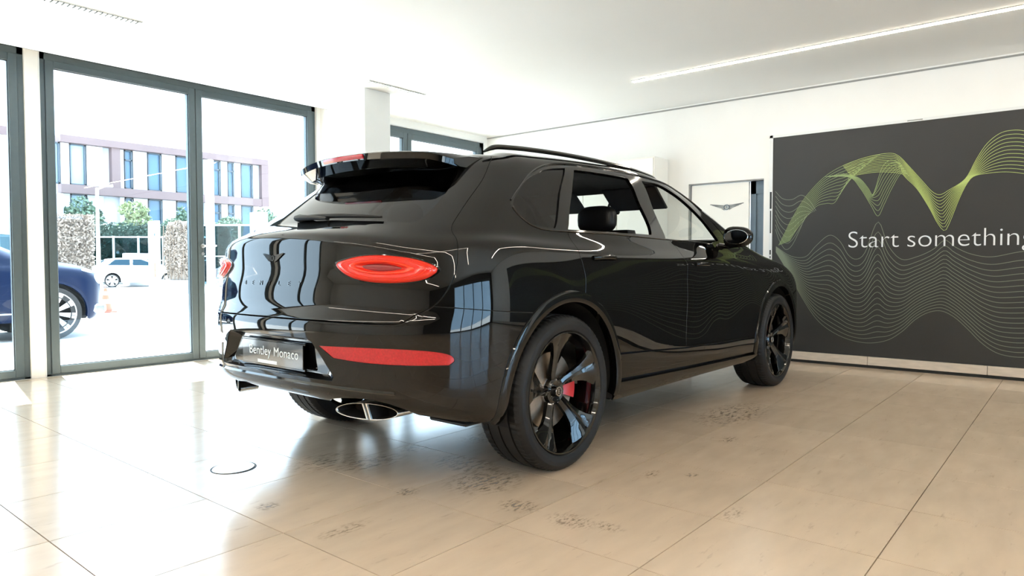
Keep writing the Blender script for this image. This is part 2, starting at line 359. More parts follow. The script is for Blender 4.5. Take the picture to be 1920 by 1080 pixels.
def _resample(L, step=.022):
    out=[]; n=len(L); P=S(np.array([p[0] for p in L]),np.array([p[1] for p in L]))
    for i in range(n):
        d=np.linalg.norm(P[(i+1)%n]-P[i]); k=max(1,int(math.ceil(d/step)))
        if d<1e-4: continue
        for q in range(k):
            t=q/k; out.append((L[i][0]*(1-t)+L[(i+1)%n][0]*t,L[i][1]*(1-t)+L[(i+1)%n][1]*t))
    return out
def _inside(px,py,L):
    x=np.array([p[0] for p in L]); y=np.array([p[1] for p in L]); x2=np.roll(x,-1); y2=np.roll(y,-1)
    c=np.zeros(px.shape,int)
    for a,b,a2,b2 in zip(x,y,x2,y2):
        if b==b2: continue
        cond=((b>py)!=(b2>py))&(px<(a2-a)*(py-b)/(b2-b)+a); c+=cond
    return c%2==1
def panel(name, outer, holes=(), m=None, parent=None, off=0.0, lip=.014, gap=.0022, gu=.14, gv=.30, flip=1, dome=None, holelip=True, **k):
    loops=[_resample(outer)]+[_resample(h) for h in holes]
    su,sv=.24,.10; pts=[]; edges=[]; loopidx=[]
    for L in loops:
        n0=len(pts); pts+=L; loopidx.append(list(range(n0,n0+len(L)))); edges+=[(n0+i,n0+(i+1)%len(L)) for i in range(len(L))]
    us=np.array([p[0] for p in loops[0]]); vv=np.array([p[1] for p in loops[0]])
    g1,g2=np.meshgrid(np.arange(us.min()+gu/2,us.max(),gu),np.arange(vv.min()+gv/2,vv.max(),gv)); g1=g1.ravel(); g2=g2.ravel()
    ok=_inside(g1,g2,loops[0])
    for L in loops[1:]: ok&=~_inside(g1,g2,L)
    B=np.array(pts); g1=g1[ok]; g2=g2[ok]
    if len(g1):
        keep=[]
        for c in range(0,len(g1),400):
            D=((g1[c:c+400,None]-B[None,:,0])*su)**2+((g2[c:c+400,None]-B[None,:,1])*sv)**2; keep.append(D.min(1)>.009**2)
        keep=np.concatenate(keep); g1=g1[keep]; g2=g2[keep]
    allp=[Vector((p[0]*su,p[1]*sv)) for p in pts]+[Vector((a*su,b*sv)) for a,b in zip(g1,g2)]
    V2,E2,F2,ov,oe,of=delaunay_2d_cdt(allp,edges,[],0,1e-7)
    U=np.array([p.x/su for p in V2]); Vv=np.array([p.y/sv for p in V2]); F=np.array([f for f in F2 if len(f)==3])
    cu=U[F].mean(1); cv=Vv[F].mean(1); ok=_inside(cu,cv,loops[0])
    for L in loops[1:]: ok&=~_inside(cu,cv,L)
    F=F[ok]; ar=(U[F[:,1]]-U[F[:,0]])*(Vv[F[:,2]]-Vv[F[:,0]])-(U[F[:,2]]-U[F[:,0]])*(Vv[F[:,1]]-Vv[F[:,0]]); F[ar<0]=F[ar<0][:,::-1]
    P=S(U,Vv); Nn=SN(U,Vv); 
    if off: P=P+Nn*off
    # map input loop verts to output verts
    inv={}
    for i,o in enumerate(ov):
        for j in o: inv[j]=i
    verts=P.copy(); norms=Nn.copy(); faces=[tuple(f) for f in F]
    extraV=[];extraN=[];base=len(verts)
    for li,ids in enumerate(loopidx):
        if lip<=0: break
        if li>0 and not holelip: continue
        idx=[inv[i] for i in ids]
        q=[idx[0]]
        for i in idx[1:]:
            if i!=q[-1]: q.append(i)
        if q[0]==q[-1]: q=q[:-1]
        idx=q
        lu=U[idx]; lv=Vv[idx]; area=np.sum(lu*np.roll(lv,-1)-np.roll(lu,-1)*lv)
        Pb=P[idx]; Nb=Nn[idx]; T=np.roll(Pb,-1,0)-np.roll(Pb,1,0); T/=np.linalg.norm(T,axis=1,keepdims=True)+1e-12
        out=np.cross(T,Nb)*(1 if area>0 else -1)*(1 if li==0 else -1)
        out/=np.linalg.norm(out,axis=1,keepdims=True)+1e-12
        verts[idx]=Pb-out*gap
        r0=Pb-out*gap; r1=r0+out*.0012-Nb*.0012; r2=r1-Nb*lip
        n0=base+len(extraV)
        k_=len(idx)
        extraV+=list(r0)+list(r1)+list(r1)+list(r2); n1=(Nb+out*.6); n1/=np.linalg.norm(n1,axis=1,keepdims=True)
        extraN+=list(Nb)+list(n1)+list(out)+list(out)
        ccw=(area>0)==(li==0)
        for a in range(k_):
            b=(a+1)%k_
            for r in (0,2):
                f=(n0+r*k_+a,n0+(r+1)*k_+a,n0+(r+1)*k_+b,n0+r*k_+b)
                faces.append(f if ccw else f[::-1])
    if extraV:
        verts=np.concatenate([verts,np.array(extraV)]); norms=np.concatenate([norms,np.array(extraN)])
    me=bpy.data.meshes.new(name); me.from_pydata(verts.tolist(),[],[tuple(int(i) for i in f) for f in faces]); me.materials.append(m)
    me.polygons.foreach_set('use_smooth',[True]*len(me.polygons)); me.normals_split_custom_set_from_vertices(norms.tolist())
    o=bpy.data.objects.new(name,me); COL.objects.link(o); o.parent=parent
    return tag(o,**k)
def gridpart(name,us,vs_,m,parent,off=0,**k):
    A,B=np.meshgrid(us,vs_); P=S(A,B); 
    if off: P=P+SN(A,B)*off
    nn=SN(A,B); r,c=A.shape; F=[(i*c+j,i*c+j+1,(i+1)*c+j+1,(i+1)*c+j) for i in range(r-1) for j in range(c-1)]
    me=bpy.data.meshes.new(name); me.from_pydata(P.reshape(-1,3).tolist(),[],F); me.materials.append(m); me.polygons.foreach_set('use_smooth',[True]*len(F))
    o=bpy.data.objects.new(name,me); COL.objects.link(o); o.parent=parent; return tag(o,**k)

# ================================================================== THE BLACK SUV
CAR_O=(2.8149,2.9683,0); WB=3.08; RW=.39
car=empty('luxury_suv',CAR_O,-.0017,label='glossy black luxury suv with oval red tail lamps parked on the tiled floor',cat='car')
AR=(.03,.385); AF=(3.10,.385)
def both(name,outer,holes=(),**k):
    a=panel(name,outer,holes,parent=car,**k); b=panel(name,mirror(outer),[mirror(h) for h in holes],parent=car,**k); return a,b
# shared boundary lines (right side)
R_ARCH=.462
lid_side=smooth_path([(4.55,4.25),(4.85,4.38),(5.2,4.8),(5.83,5.3),(6.35,6.05),(6.68,6.85),(6.88,8.0),(6.90,9.4),(6.60,10.5),(6.45,11.5),(6.41,12.65),(6.50,13.6),(6.60,14.65),(6.85,15.5),(7.0,15.9)],n=4)
i_b=min(range(len(lid_side)),key=lambda i:abs(lid_side[i][0]-5.83)+abs(lid_side[i][1]-5.3))
arch_r_full=arc(AR[0],AR[1],R_ARCH,-13,193,44)        # from front lower to rear lower
def arch_between(c,R,z0,z1,side):
    """arch edge from height z0 to z1 on the rear (-1) or front (+1) half"""
    a0=math.asin(max(-1,min(1,(z0-c[1])/R))); a1=math.asin(max(-1,min(1,(z1-c[1])/R)))
    return [XZ(c[0]+side*R*math.cos(t),c[1]+R*math.sin(t)) for t in np.linspace(a0,a1,10)]
# ---- rear bumper
bump_gap_z=.80
ab=arch_between(AR,R_ARCH,.335,bump_gap_z,-1)         # upward
right_bottom=[(0,0),(1.0,0),(1.75,0)]+smooth_path([(1.9,0),(2.05,.55),(2.5,1.15),(3.4,1.45),(4.3,1.3),(5.0,.75),(5.35,.05),(5.5,0)],n=4)[1:]+[(6.5,0),(7.6,0),(8.3,0)]
bump_right=right_bottom+ab+lid_side[i_b:i_b+1]+lid_side[:i_b][::-1]+[(3,4.22),(1.5,4.22)]
bump_outer=bump_right+[(0,4.22)]+[(-u,v) for u,v in bump_right[::-1] if u>1e-6]
rec=[YZ(-.33,.705),YZ(-.36,.69),YZ(-.475,.545),YZ(-.465,.528)]
rec_loop=[(0,rec[0][1])]+rec+[(1.2,rec[3][1]),(0,rec[3][1])]+mirror([(1.2,rec[3][1])]+rec[::-1])
refl_r=smooth_path([YZ(-.40,.677)+('c',),YZ(-.60,.679),YZ(-.78,.674),YZ(-.87,.662),YZ(-.905,.645),YZ(-.912,.622),YZ(-.900,.604)+('c',),YZ(-.78,.607),YZ(-.62,.615),YZ(-.475,.628)+('c',)],closed=True,n=5)
panel('rear_bumper',bump_outer,[rec_loop,refl_r,mirror(refl_r)],m=M['paint'],parent=car,lip=.02)
for s_ in (0,1):
    L=mirror(refl_r) if s_ else refl_r
    panel('reflector',L,m=M['red_refl'],parent=car,off=-.003,gap=.001,lip=.01,label='long red rear reflector strip')
# plate recess: walls + back
def recess_part():
    L=_resample(rec_loop,.03); U=np.array([p[0] for p in L]); V=np.array([p[1] for p in L]); P=S(U,V); Nn=SN(U,V)
    P2=P.copy(); P2[:,0]+=.055+0*P2[:,0]; c=np.array([-.99,0,.615]); P2[:,1]=P2[:,1]*.88; P2[:,2]=c[2]+(P2[:,2]-c[2])*.82; P2[:,0]=-1.015+.03*np.abs(P2[:,1])**2*4
    mb=MB(); n=len(P); mb.add(list(P-Nn*.004)+list(P2),[(i,(i+1)%n,n+(i+1)%n,n+i) for i in range(n)]+[tuple(range(n,2*n))[::-1]])
    return mb.build('plate_recess',M['gloss_black'],car,smooth=.5)
recess_part()
pm=MB(); pm.box(-1.0345,-1.028,-.262,.262,.555,.668,.002); plate=pm.build('number_plate',M['plate'],car,label='black dealer plate with white lettering')
fb=MB(); fb.box(-1.031,-1.018,-.272,.272,.546,.560,.003); fb.box(-1.031,-1.018,-.272,.272,.664,.676,.003); fb.build('plate_frame',M['gloss_black'],car)
def rear_text_m(x,y,z,rx=0): return Matrix(((0,0,-1,x),(-1,0,0,y),(0,1,0,z),(0,0,0,1)))
text_mesh('plate_lettering','Bentley',.062,M['white_print'],plate,rear_text_m(-1.0352,.10,.618),ext=.0004,spacing=1.05)
text_mesh('plate_lettering','Monaco',.062,M['white_print'],plate,rear_text_m(-1.0352,-.125,.618),ext=.0004,spacing=1.05)
ps=MB(); ps.box(-1.0352,-1.034,-.05,.12,.560,.576); ps.build('plate_strip',M['white_print'],plate)
# lower valance lip
def strip_along(name,us,vlist,offs,m,parent,**k):
    rings=[]
    for u in us:
        ring=[]
        for v,o in zip(vlist,offs): ring.append(tuple(S(u,v)+SN(u,v)*o))
        rings.append(ring)
    mb=MB(); mb.loft(rings,closed=True); return mb.build(name,m,parent,smooth=.6,**k)
strip_along('bumper_ledge',np.linspace(-4.6,4.6,90),[1.86,1.95,2.04,1.95],[.0,.007,.0,-.006],M['gloss_black'],car)
# ---- exhaust tips (split ovals)
def exhaust(sy):
    cx,cz=-.905,.386; yc=sy*.55; W_,H_=.140,.036
    root=None
    for half in (-1,1):
        pts=[]
        sl=.018                                  # slanted divider
        for t in np.linspace(-PI/2+.04,PI/2-.04,22): pts.append((math.cos(t)*W_*half, math.sin(t)*H_))
        pts=[(p[0] if abs(p[0])>.005 else .005*half,p[1]) for p in pts]; 
        pts=[(p[0]+sl*(-p[1]/H_)*.6*(1 if sy<0 else -1)*(1-abs(p[0])/W_),p[1]) for p in pts]
        if half<0: pts=pts[::-1]
        c0=(sum(p[0] for p in pts)/len(pts),sum(p[1] for p in pts)/len(pts))
        def ring(x,sc_,dx=0):
            tilt=.10
            out=[]
            for a,b in pts:
                ya=c0[0]+(a-c0[0])*sc_; zb=c0[1]+(b-c0[1])*sc_
                yy=yc+ya*-1
                xx=x+(abs(yy)-.55)*.43           # follows the curved bumper
                out.append((xx,yy,cz+zb))
            return out
        mb=MB(); R_=[ring(cx+.10,1.0),ring(cx+.008,1.02),ring(cx-.002,1.0),ring(cx-.001,.935),ring(cx+.006,.925)]
        mb.loft(R_,closed=True,cap=False); mb.build('exhaust_tip',M['satin_bright'],car,smooth=.9,label='bright half oval exhaust tip')
        mb=MB(); mb.loft([ring(cx+.006,.925),ring(cx+.10,.90),ring(cx+.101,.3)],closed=True,cap=False); mb.loft([ring(cx+.10,.9),ring(cx+.101,.2)],closed=True,cap=True); mb.build('exhaust_inner',M['dark'],car)
exhaust(-1); exhaust(1)
# ---- tailgate
glass_r=smooth_path([(0,11.35),(1.5,11.33),(3.0,11.3),(4.3,11.28),(4.70,11.4),(4.93,12.0),(5.05,12.7),(5.03,13.4),(4.92,14.15),(4.6,14.8),(4.0,15.15),(3.0,15.3),(1.5,15.35),(0,15.35)],n=4)
glass_loop=glass_r+[(-u,v) for u,v in glass_r[::-1][1:-1]]
lid_right=[(0,4.28),(1.5,4.28),(3,4.28)]+[(u-.0,v+.03) for u,v in lid_side]+[(5.5,15.9),(3.5,15.9),(1.5,15.9)]
lid_outer=lid_right+[(0,15.9)]+[(-u,v) for u,v in lid_right[::-1] if u>1e-6]
panel('tailgate',lid_outer,[glass_loop],m=M['paint'],parent=car,lip=.02,holelip=True)
panel('rear_window',glass_loop,m=M['privacy'],parent=car,off=-.006,gap=.001,lip=.004,label='dark tinted rear window')
# spoiler over the rear glass
def spoiler():
    rings=[]
    for y in np.linspace(-.60,.60,41):
        q=abs(y)/.60; te=-.62+.13*q**2.2+ (.08*max(0,(q-.86)/.14)**2); zt=1.598-.028*q**2-.02*max(0,(q-.86)/.14)**2
        u=uvinv(-abs(y),0,(1,1),0,8)[0]
        fr=-.34+.16*q**2; zf=1.606-.030*q**2
        th=.075*(1-.5*max(0,(q-.8)/.2))
        rings.append([(fr,y,zf),( (fr+te)/2,y,(zf+zt)/2+.006),(te+.012,y,zt),(te,y,zt-.006),(te+.008,y,zt-.036),(te+.060,y,zt-th),(te+.15,y,zt-th-.012+.012*q),(fr+.02,y,zf-.05)])
    mb=MB(); mb.loft(rings); return mb.build('roof_spoiler',M['paint'],car,smooth=.5)
sp=spoiler()
rings=[]
for y in np.linspace(-.165,.165,15):
    q=abs(y)/.60; te=-.62+.13*q**2.2; zt=1.598-.028*q**2
    rings.append([(te-.003,y,zt-.009),(te-.004,y,zt-.020),(te+.003,y,zt-.031),(te+.02,y,zt-.03),(te+.02,y,zt-.01)])
MB().loft(rings).build('brake_light',M['red_refl'],car,smooth=.6,label='red high brake light strip in the spoiler')
# ---- tail lamps
def ell(cu,cv,pts,k): return [((u-cu)*k+cu,(v-cv)*k+cv) for u,v in pts]
lamp=smooth_path([(2.23,7.05),(2.42,7.3),(3.16,7.68),(4.07,7.93),(4.98,7.98),(5.69,7.68),(6.02,7.28),(5.83,6.98),(5.39,6.7),(4.43,6.47),(3.47,6.42),(2.70,6.62)],closed=True,n=5)
inner=smooth_path([(3.02,7.12),(3.41,7.34),(3.99,7.47),(4.48,7.46),(4.83,7.32),(4.48,7.12),(3.91,6.95),(3.33,6.95)],closed=True,n=6)
def lamp_shell(name,sections,m,parent,cap=False,**k):
    """sections: list of (loop, offset)"""
    rings=[]
    for L,o in sections:
        U=np.array([p[0] for p in L]); V=np.array([p[1] for p in L]); rings.append([tuple(p) for p in (S(U,V)+SN(U,V)*o)])
    mb=MB(); mb.loft(rings,closed=True,cap=False)
    if cap:
        L,o=sections[-1]; c=(np.mean([p[0] for p in L]),np.mean([p[1] for p in L])); 
        P=S(c[0],c[1])+SN(c[0],c[1])*o; n0=(len(sections)-1)*len(L); mb.v.append(tuple(P)); ci=len(mb.v)-1
        mb.f+=[(n0+i,n0+(i+1)%len(L),ci) for i in range(len(L))]
    return mb.build(name,m,parent,smooth=.9,**k)
def lerpL(A,B,t): return [(a[0]*(1-t)+b[0]*t,a[1]*(1-t)+b[1]*t) for a,b in zip(A,B)]
innr=_c=None
def resn(L,n):
    A=np.array(L+[L[0]]); d=np.r_[0,np.cumsum(np.hypot(np.diff(A[:,0])*.24,np.diff(A[:,1])*.1))]; t=np.linspace(0,d[-1],n+1)[:-1]
    return [(float(np.interp(q,d,A[:,0])),float(np.interp(q,d,A[:,1]))) for q in t]
LO=resn(lamp,72); LI=resn(inner,72)
for s_ in (1,-1):
    f=(lambda L: mirror(L)) if s_<0 else (lambda L: L)
    c=(4.12,7.2)
    lamp_shell('lamp_bezel',[(f(ell(*c,LO,1.07)),-.004),(f(ell(*c,LO,1.05)),.005),(f(ell(*c,LO,1.0)),.006),(f(ell(*c,LO,.98)),.0)],M['gloss_black'],car)
    tl=lamp_shell('tail_lamp',[(f(ell(*c,LO,1.0)),.002),(f(ell(*c,LO,.97)),.012),(f(lerpL(LO,LI,.25)),.022),(f(lerpL(LO,LI,.5)),.026),(f(lerpL(LO,LI,.82)),.022),(f(LI),.016),(f(ell(3.95,7.2,LI,.8)),.006),(f(ell(3.95,7.2,LI,.5)),.004)],M['red_lens'],car,cap=False,label='oval red tail lamp')
    lamp_shell('lamp_center',[(f(ell(3.95,7.2,LI,.82)),.006),(f(ell(3.95,7.2,LI,.5)),.010)],M['red_dark'],tl,cap=True)
    lamp_shell('light_guide',[(f(lerpL(LO,LI,.74)),.0245),(f(lerpL(LO,LI,.80)),.028),(f(lerpL(LO,LI,.92)),.026),(f(lerpL(LO,LI,.97)),.019)],M['red_lens_hot'],tl)
    for t0,t1,o1 in ((.14,.20,.0195),(.36,.42,.0255)):
        lamp_shell('lens_ring',[(f(lerpL(LO,LI,t0)),o1),(f(lerpL(LO,LI,(t0+t1)/2)),o1+.003),(f(lerpL(LO,LI,t1)),o1+.001)],M['red_lens_hot'],tl)
# emblem and lettering on the tailgate
def on_rear(y,z,o=.002):
    u,v=YZ(y,z); return Vector(S(u,v)+SN(u,v)*o), Vector(SN(u,v))
def rear_frame(y,z,o=.001):
    p,n=on_rear(y,z,o); xx=Vector((0,-1,0)); xx=(xx-n*xx.dot(n)).normalized(); yy=n.cross(xx)
    return Matrix(((xx.x,yy.x,n.x,p.x),(xx.y,yy.y,n.y,p.y),(xx.z,yy.z,n.z,p.z),(0,0,0,1)))
for i,ch in enumerate('BENTLEY'):
    text_mesh('letter',ch,.030,M['rim'],car,rear_frame(.235-.0783*i,.945),ext=.0015,sx=1.25)
mb=MB()
fr=rear_frame(0,1.065,.002)
def ff(pts,z): return [tuple(fr@Vector((a,b,z))) for a,b in pts]
for s_ in (-1,1):
    for k in range(5):
        y0=.012-.007*k; L_=.085-.011*k
        P=[(s_*.016,y0),(s_*L_,y0+.010-.001*k),(s_*(L_+.004),y0+.006),(s_*(L_-.012),y0-.001),(s_*.016,y0-.005)]
        if s_<0: P=P[::-1]
        n=len(P); mb.add(ff(P,0)+ff(P,.003),[tuple(range(n,2*n)),tuple(range(n))[::-1]]+[(i,(i+1)%n,n+(i+1)%n,n+i) for i in range(n)])
C_=[(.017*math.cos(t),.014*math.sin(t)-.003) for t in np.linspace(0,2*PI,24,endpoint=False)]
mb.add(ff(C_,0)+ff(C_,.005),[tuple(range(24,48))]+[(i,(i+1)%24,24+(i+1)%24,24+i) for i in range(24)])
mb.build('winged_badge',M['rim'],car)
text_mesh('badge_letter','B',.024,M['gloss_black'],car,rear_frame(0,1.062,.0075),ext=.0008)
# rear wiper
wp=MB(); wp.tube([(-.845,.045,1.262),(-.852,-.02,1.262),(-.858,-.10,1.258),(-.852,-.20,1.250)],[.030,.026,.020,.014],n=10,flat=.6)
wiper=wp.build('wiper_arm',M['black_plastic'],car,smooth=.8)
wp=MB(); wp.tube([tuple(Vector(S(u,v)+SN(u,v)*.014)) for u,v in [(-.3,11.62),(.6,11.6),(1.6,11.56),(2.5,11.5),(3.3,11.45)]],[.012,.014,.013,.011,.006],n=8,flat=.8)
wp.build('wiper_blade',M['rubber'],wiper,smooth=.8)
MB().ellipsoid((-.845,.035,1.262),(.022,.03,.02)).build('wiper_cap',M['black_plastic'],wiper,smooth=True)
# ---- quarter panels with the roof side and A-pillar
dlo_top=[(-.243,1.333),(-.167,1.389),(-.034,1.478),(.118,1.542),(.264,1.578),(.434,1.597),(.733,1.612),(1.115,1.611),(1.378,1.600),(1.642,1.582)]
dlo_fr=[(1.85,1.522),(2.02,1.42),(2.13,1.33),(2.24,1.235),(2.28,1.185)]
dlo=[XZ(x,z,8) for x,z in dlo_top+dlo_fr]
dlo_bot=[XZ(x,z,8) for x,z in [(2.10,1.163),(1.7,1.178),(1.28,1.185),(.8,1.195),(.4,1.20),(.14,1.20),(.0,1.20),(-.11,1.212),(-.195,1.25),(-.243,1.30)]]
dlo_loop=smooth_path([dlo[0]+('c',)]+dlo[1:len(dlo_top)+4]+[dlo[-1]+('c',)]+dlo_bot,closed=True,n=4)
dtop_s=smooth_path([dlo[0]]+dlo[1:],n=4)
belt_back=smooth_path([XZ(.14,1.20,8),XZ(0,1.20,8),XZ(-.11,1.212,8),XZ(-.195,1.25,8),XZ(-.243,1.30,8),dlo[0]],n=4)
rd_rear=[XZ(x,z,8) for x,z in [(.14,1.20),(.141,1.159),(.144,1.076),(.17,.96)]]
th0=math.degrees(math.asin((.83-AR[1])/R_ARCH)); 
arch_q=[XZ(AR[0]+R_ARCH*math.cos(math.radians(t)),AR[1]+R_ARCH*math.sin(math.radians(t))) for t in np.linspace(th0,180-math.degrees(math.asin((bump_gap_z-AR[1])/R_ARCH)),26)]
apil=smooth_path([(26.6,15.9),(27.2,15.3),(27.5,14.3),(27.3,13.2),(26.9,12.4),(26.4,11.9),(25.4,11.5)],n=4)
quarter=lid_side[i_b:]+[(9,15.95),(13,16.0),(18,16.0),(22,16.0),(25.5,15.98)]+apil+[dlo[-1]]+dtop_s[::-1][1:]+belt_back[::-1][1:]+rd_rear[1:]+arch_q
both('quarter_panel',quarter,m=M['paint'])
# window trim with three openings each side
qg=smooth_path([XZ(x,z,8)+c for x,z,c in [(-.228,1.325,('c',)),(-.179,1.372,()),(-.046,1.462,()),(.106,1.525,()),(.231,1.556,()),(.375,1.575,('c',)),(.36,1.56,()),(.215,1.42,()),(.045,1.217,('c',)),(-.033,1.219,()),(-.133,1.232,()),(-.20,1.266,())]],closed=True,n=4)
rg=smooth_path([XZ(x,z,8)+c for x,z,c in [(.455,1.573,('c',)),(.677,1.580,()),(.934,1.582,()),(1.045,1.578,('c',)),(1.06,1.52,()),(1.055,1.40,()),(1.05,1.215,('c',)),(.865,1.216,()),(.595,1.214,()),(.155,1.216,('c',)),(.25,1.34,()),(.37,1.48,())]],closed=True,n=4)
fg=smooth_path([XZ(x,z,8)+c for x,z,c in [(1.22,1.578,('c',)),(1.45,1.575,()),(1.65,1.525,()),(1.80,1.455,()),(1.93,1.37,()),(2.03,1.275,()),(2.10,1.178,('c',)),(1.85,1.182,()),(1.626,1.187,()),(1.225,1.195,('c',)),(1.215,1.30,()),(1.21,1.42,())]],closed=True,n=4)
both('window_trim',dlo_loop,[qg,rg,fg],m=M['gloss_black'],off=-.003,lip=.02,gap=.001)
for nm,L,mm in (('quarter_window',qg,'privacy'),('rear_door_window',rg,'carglass'),('front_door_window',fg,'carglass')):
    # both windows on the right side are wound down in the photograph; the left rear one is tinted
    if nm=='quarter_window': both(nm,L,m=M[mm],off=-.012,lip=.003,gap=0)
    else: panel(nm,mirror(L),m=M['privacy'] if nm[:4]=='rear' else M[mm],parent=car,off=-.012,lip=.003,gap=0)
for L in (smooth_path([XZ(x,z,8) for x,z in [(-.235,1.345),(-.15,1.403),(-.02,1.487),(.118,1.548),(.264,1.584),(.434,1.603),(.733,1.618),(1.115,1.617),(1.378,1.606),(1.642,1.588),(1.85,1.528),(2.02,1.428)]],n=4),
          smooth_path([XZ(x,z,8) for x,z in [(-.243,1.31),(-.2,1.255),(-.11,1.214),(0,1.204),(.4,1.203),(.8,1.199),(1.28,1.189),(1.7,1.181),(2.10,1.167)]],n=4)):
    for s_ in (1,-1):
        P=[tuple(S(u*s_,v)+SN(u*s_,v)*.001) for u,v in L]; MB().tube(P,.0045,n=8).build('window_moulding',M['rim'],car,smooth=True)
# ---- doors
dm=[XZ(x,z,10) for x,z in [(1.27,1.186),(1.33,1.14),(1.368,1.06),(1.39,.95),(1.40,.80),(1.39,.60),(1.385,.487)]]
dr_low=[XZ(x,z,10) for x,z in [(1.2,.497),(.9,.515),(.54,.536)]]
a_end=math.degrees(math.asin((.536-AR[1])/R_ARCH))
arch_d=[XZ(AR[0]+R_ARCH*math.cos(math.radians(t)),AR[1]+R_ARCH*math.sin(math.radians(t))) for t in np.linspace(a_end,th0,10)]
belt_r=[XZ(x,z,8) for x,z in [(.4,1.20),(.8,1.195)]]
rear_door=[XZ(.14,1.198,8)]+belt_r+smooth_path(dm,n=4)+dr_low+arch_d+rd_rear[::-1][:-1]
both('rear_door',rear_door,m=M['paint'])
df=[XZ(x,z,12) for x,z in [(2.20,1.168),(2.30,1.10),(2.42,1.0),(2.52,.88),(2.60,.74),(2.64,.60),(2.645,.455)]]
front_door=smooth_path(dm,n=4)+[XZ(x,z,12) for x,z in [(1.8,.473),(2.3,.461)]]+smooth_path(df,n=4)[::-1]+[XZ(x,z,8) for x,z in [(2.10,1.165),(1.7,1.178)]]
both('front_door',front_door,m=M['paint'])
# ---- rocker and side skirt
aR=lambda z:XZ(AR[0]+math.sqrt(R_ARCH**2-(z-AR[1])**2),z,9)
aF=lambda z:XZ(AF[0]-math.sqrt(R_ARCH**2-(z-AF[1])**2),z,9)
both('rocker_panel',[aR(.53)]+[XZ(x,z,9) for x,z in [(.9,.509),(1.385,.48),(2.0,.463)]]+[aF(.45),aF(.40),aF(.335)]+[XZ(x,z,9) for x,z in [(2.0,.345),(1.385,.36),(.9,.375)]]+[aR(.39)],m=M['paint'],lip=.02)
skirt=[aR(.375)]+[XZ(x,z,9) for x,z in [(.9,.36),(1.385,.345),(2.0,.33)]]+[aF(.32)]
both('side_skirt',skirt+[(skirt[-1][0],.02)]+[(u,.02) for u in np.linspace(skirt[-1][0],skirt[0][0],8)[1:]],m=M['paint'],off=.012,lip=.03)
# ---- front fender, bumper, hood, windscreen, roof
afu=[XZ(AF[0]+R_ARCH*math.cos(math.radians(t)),AF[1]+R_ARCH*math.sin(math.radians(t)),10) for t in np.linspace(math.degrees(math.asin((.455-AF[1])/R_ARCH))*-1+180,math.degrees(math.asin((.74-AF[1])/R_ARCH)),26)]
fender=smooth_path(df,n=4)[::-1]+[(25.4,11.45),(26.2,10.9),(27.5,10.2),(28.6,9.6),(29.2,8.8),(29.0,8.0),(28.2,7.2),(27.6,6.4)]+[XZ(3.60,.80,20)]+afu[::-1]
both('front_fender',fender,m=M['paint'])
afl=[XZ(AF[0]+R_ARCH*math.cos(math.radians(t)),AF[1]+R_ARCH*math.sin(math.radians(t)),10) for t in np.linspace(-8,math.degrees(math.asin((.74-AF[1])/R_ARCH)),10)]
fbum=[(27.0,0)]+afl+[XZ(3.60,.79,20),(27.65,6.35),(28.3,7.1),(29.1,7.9),(30.5,8.3),(NU,8.4)]
fb_o=[(a,b) for a,b in fbum]+[(2*NU-a,b) for a,b in fbum[::-1] if a<NU-1e-6]
panel('front_bumper',fb_o,m=M['paint'],parent=car,gu=.2,gv=.4)
hd=[(25.5,11.5),(26.4,11.95),(27.6,12.15),(29,12.2),(31,12.2),(NU,12.2)]; hb=[(26.2,10.95),(27.5,10.25),(28.6,9.65),(29.3,8.8),(30.5,8.4),(NU,8.45)]
hl=hb+hd[::-1]; hoodL=hb+[(2*NU-a,b) for a,b in hb[::-1][1:]]+[(2*NU-a,b) for a,b in hd]+hd[::-1][1:]
panel('hood',hoodL,m=M['paint'],parent=car,gu=.2,gv=.3)
wr=[(26.9,12.4),(27.3,13.2),(27.5,14.3),(27.2,15.3),(26.8,15.85)]
wt=[(28.5,15.85),(31,15.85),(NU,15.85)]; wb=[(27.5,12.35),(30,12.3),(NU,12.3)]
half=wb[::-1]+wr+wt; wsl=half+[(2*NU-a,b) for a,b in half[::-1] if a<NU-1e-6]
panel('windscreen',wsl,m=M['carglass'],parent=car,off=-.006,gap=.002,lip=.003,gu=.2)
gridpart('roof',np.linspace(-NU,NU,265),np.linspace(15.93,NV-1e-3,16),M['paint'],car)
# ---- wheel arch mouldings
def arch_trim(c,a0,a1,s_):
    rings=[]
    for t in np.linspace(math.radians(a0),math.radians(a1),64):
        ring=[]
        for R,o in ((.455,-.035),(.455,-.004),(.458,.008),(.468,.013),(.500,.0125),(.512,.009),(.517,.0),(.517,-.006)):
            u,v=XZ(c[0]+R*math.cos(t),max(.285,c[1]+R*math.sin(t)),8 if c is AR else 12)
            p=S(u*s_,v)+SN(u*s_,v)*o; p[0]=c[0]+R*math.cos(t) if abs(p[0]-(c[0]+R*math.cos(t)))<.03 else p[0]
            ring.append(tuple(p))
        rings.append(ring)
    mb=MB(); mb.loft(rings); mb.build('wheel_arch_moulding',M['paint'],car,smooth=.6)
for s_ in (1,-1): arch_trim(AR,-10,190,s_); arch_trim(AF,-10,188,s_)
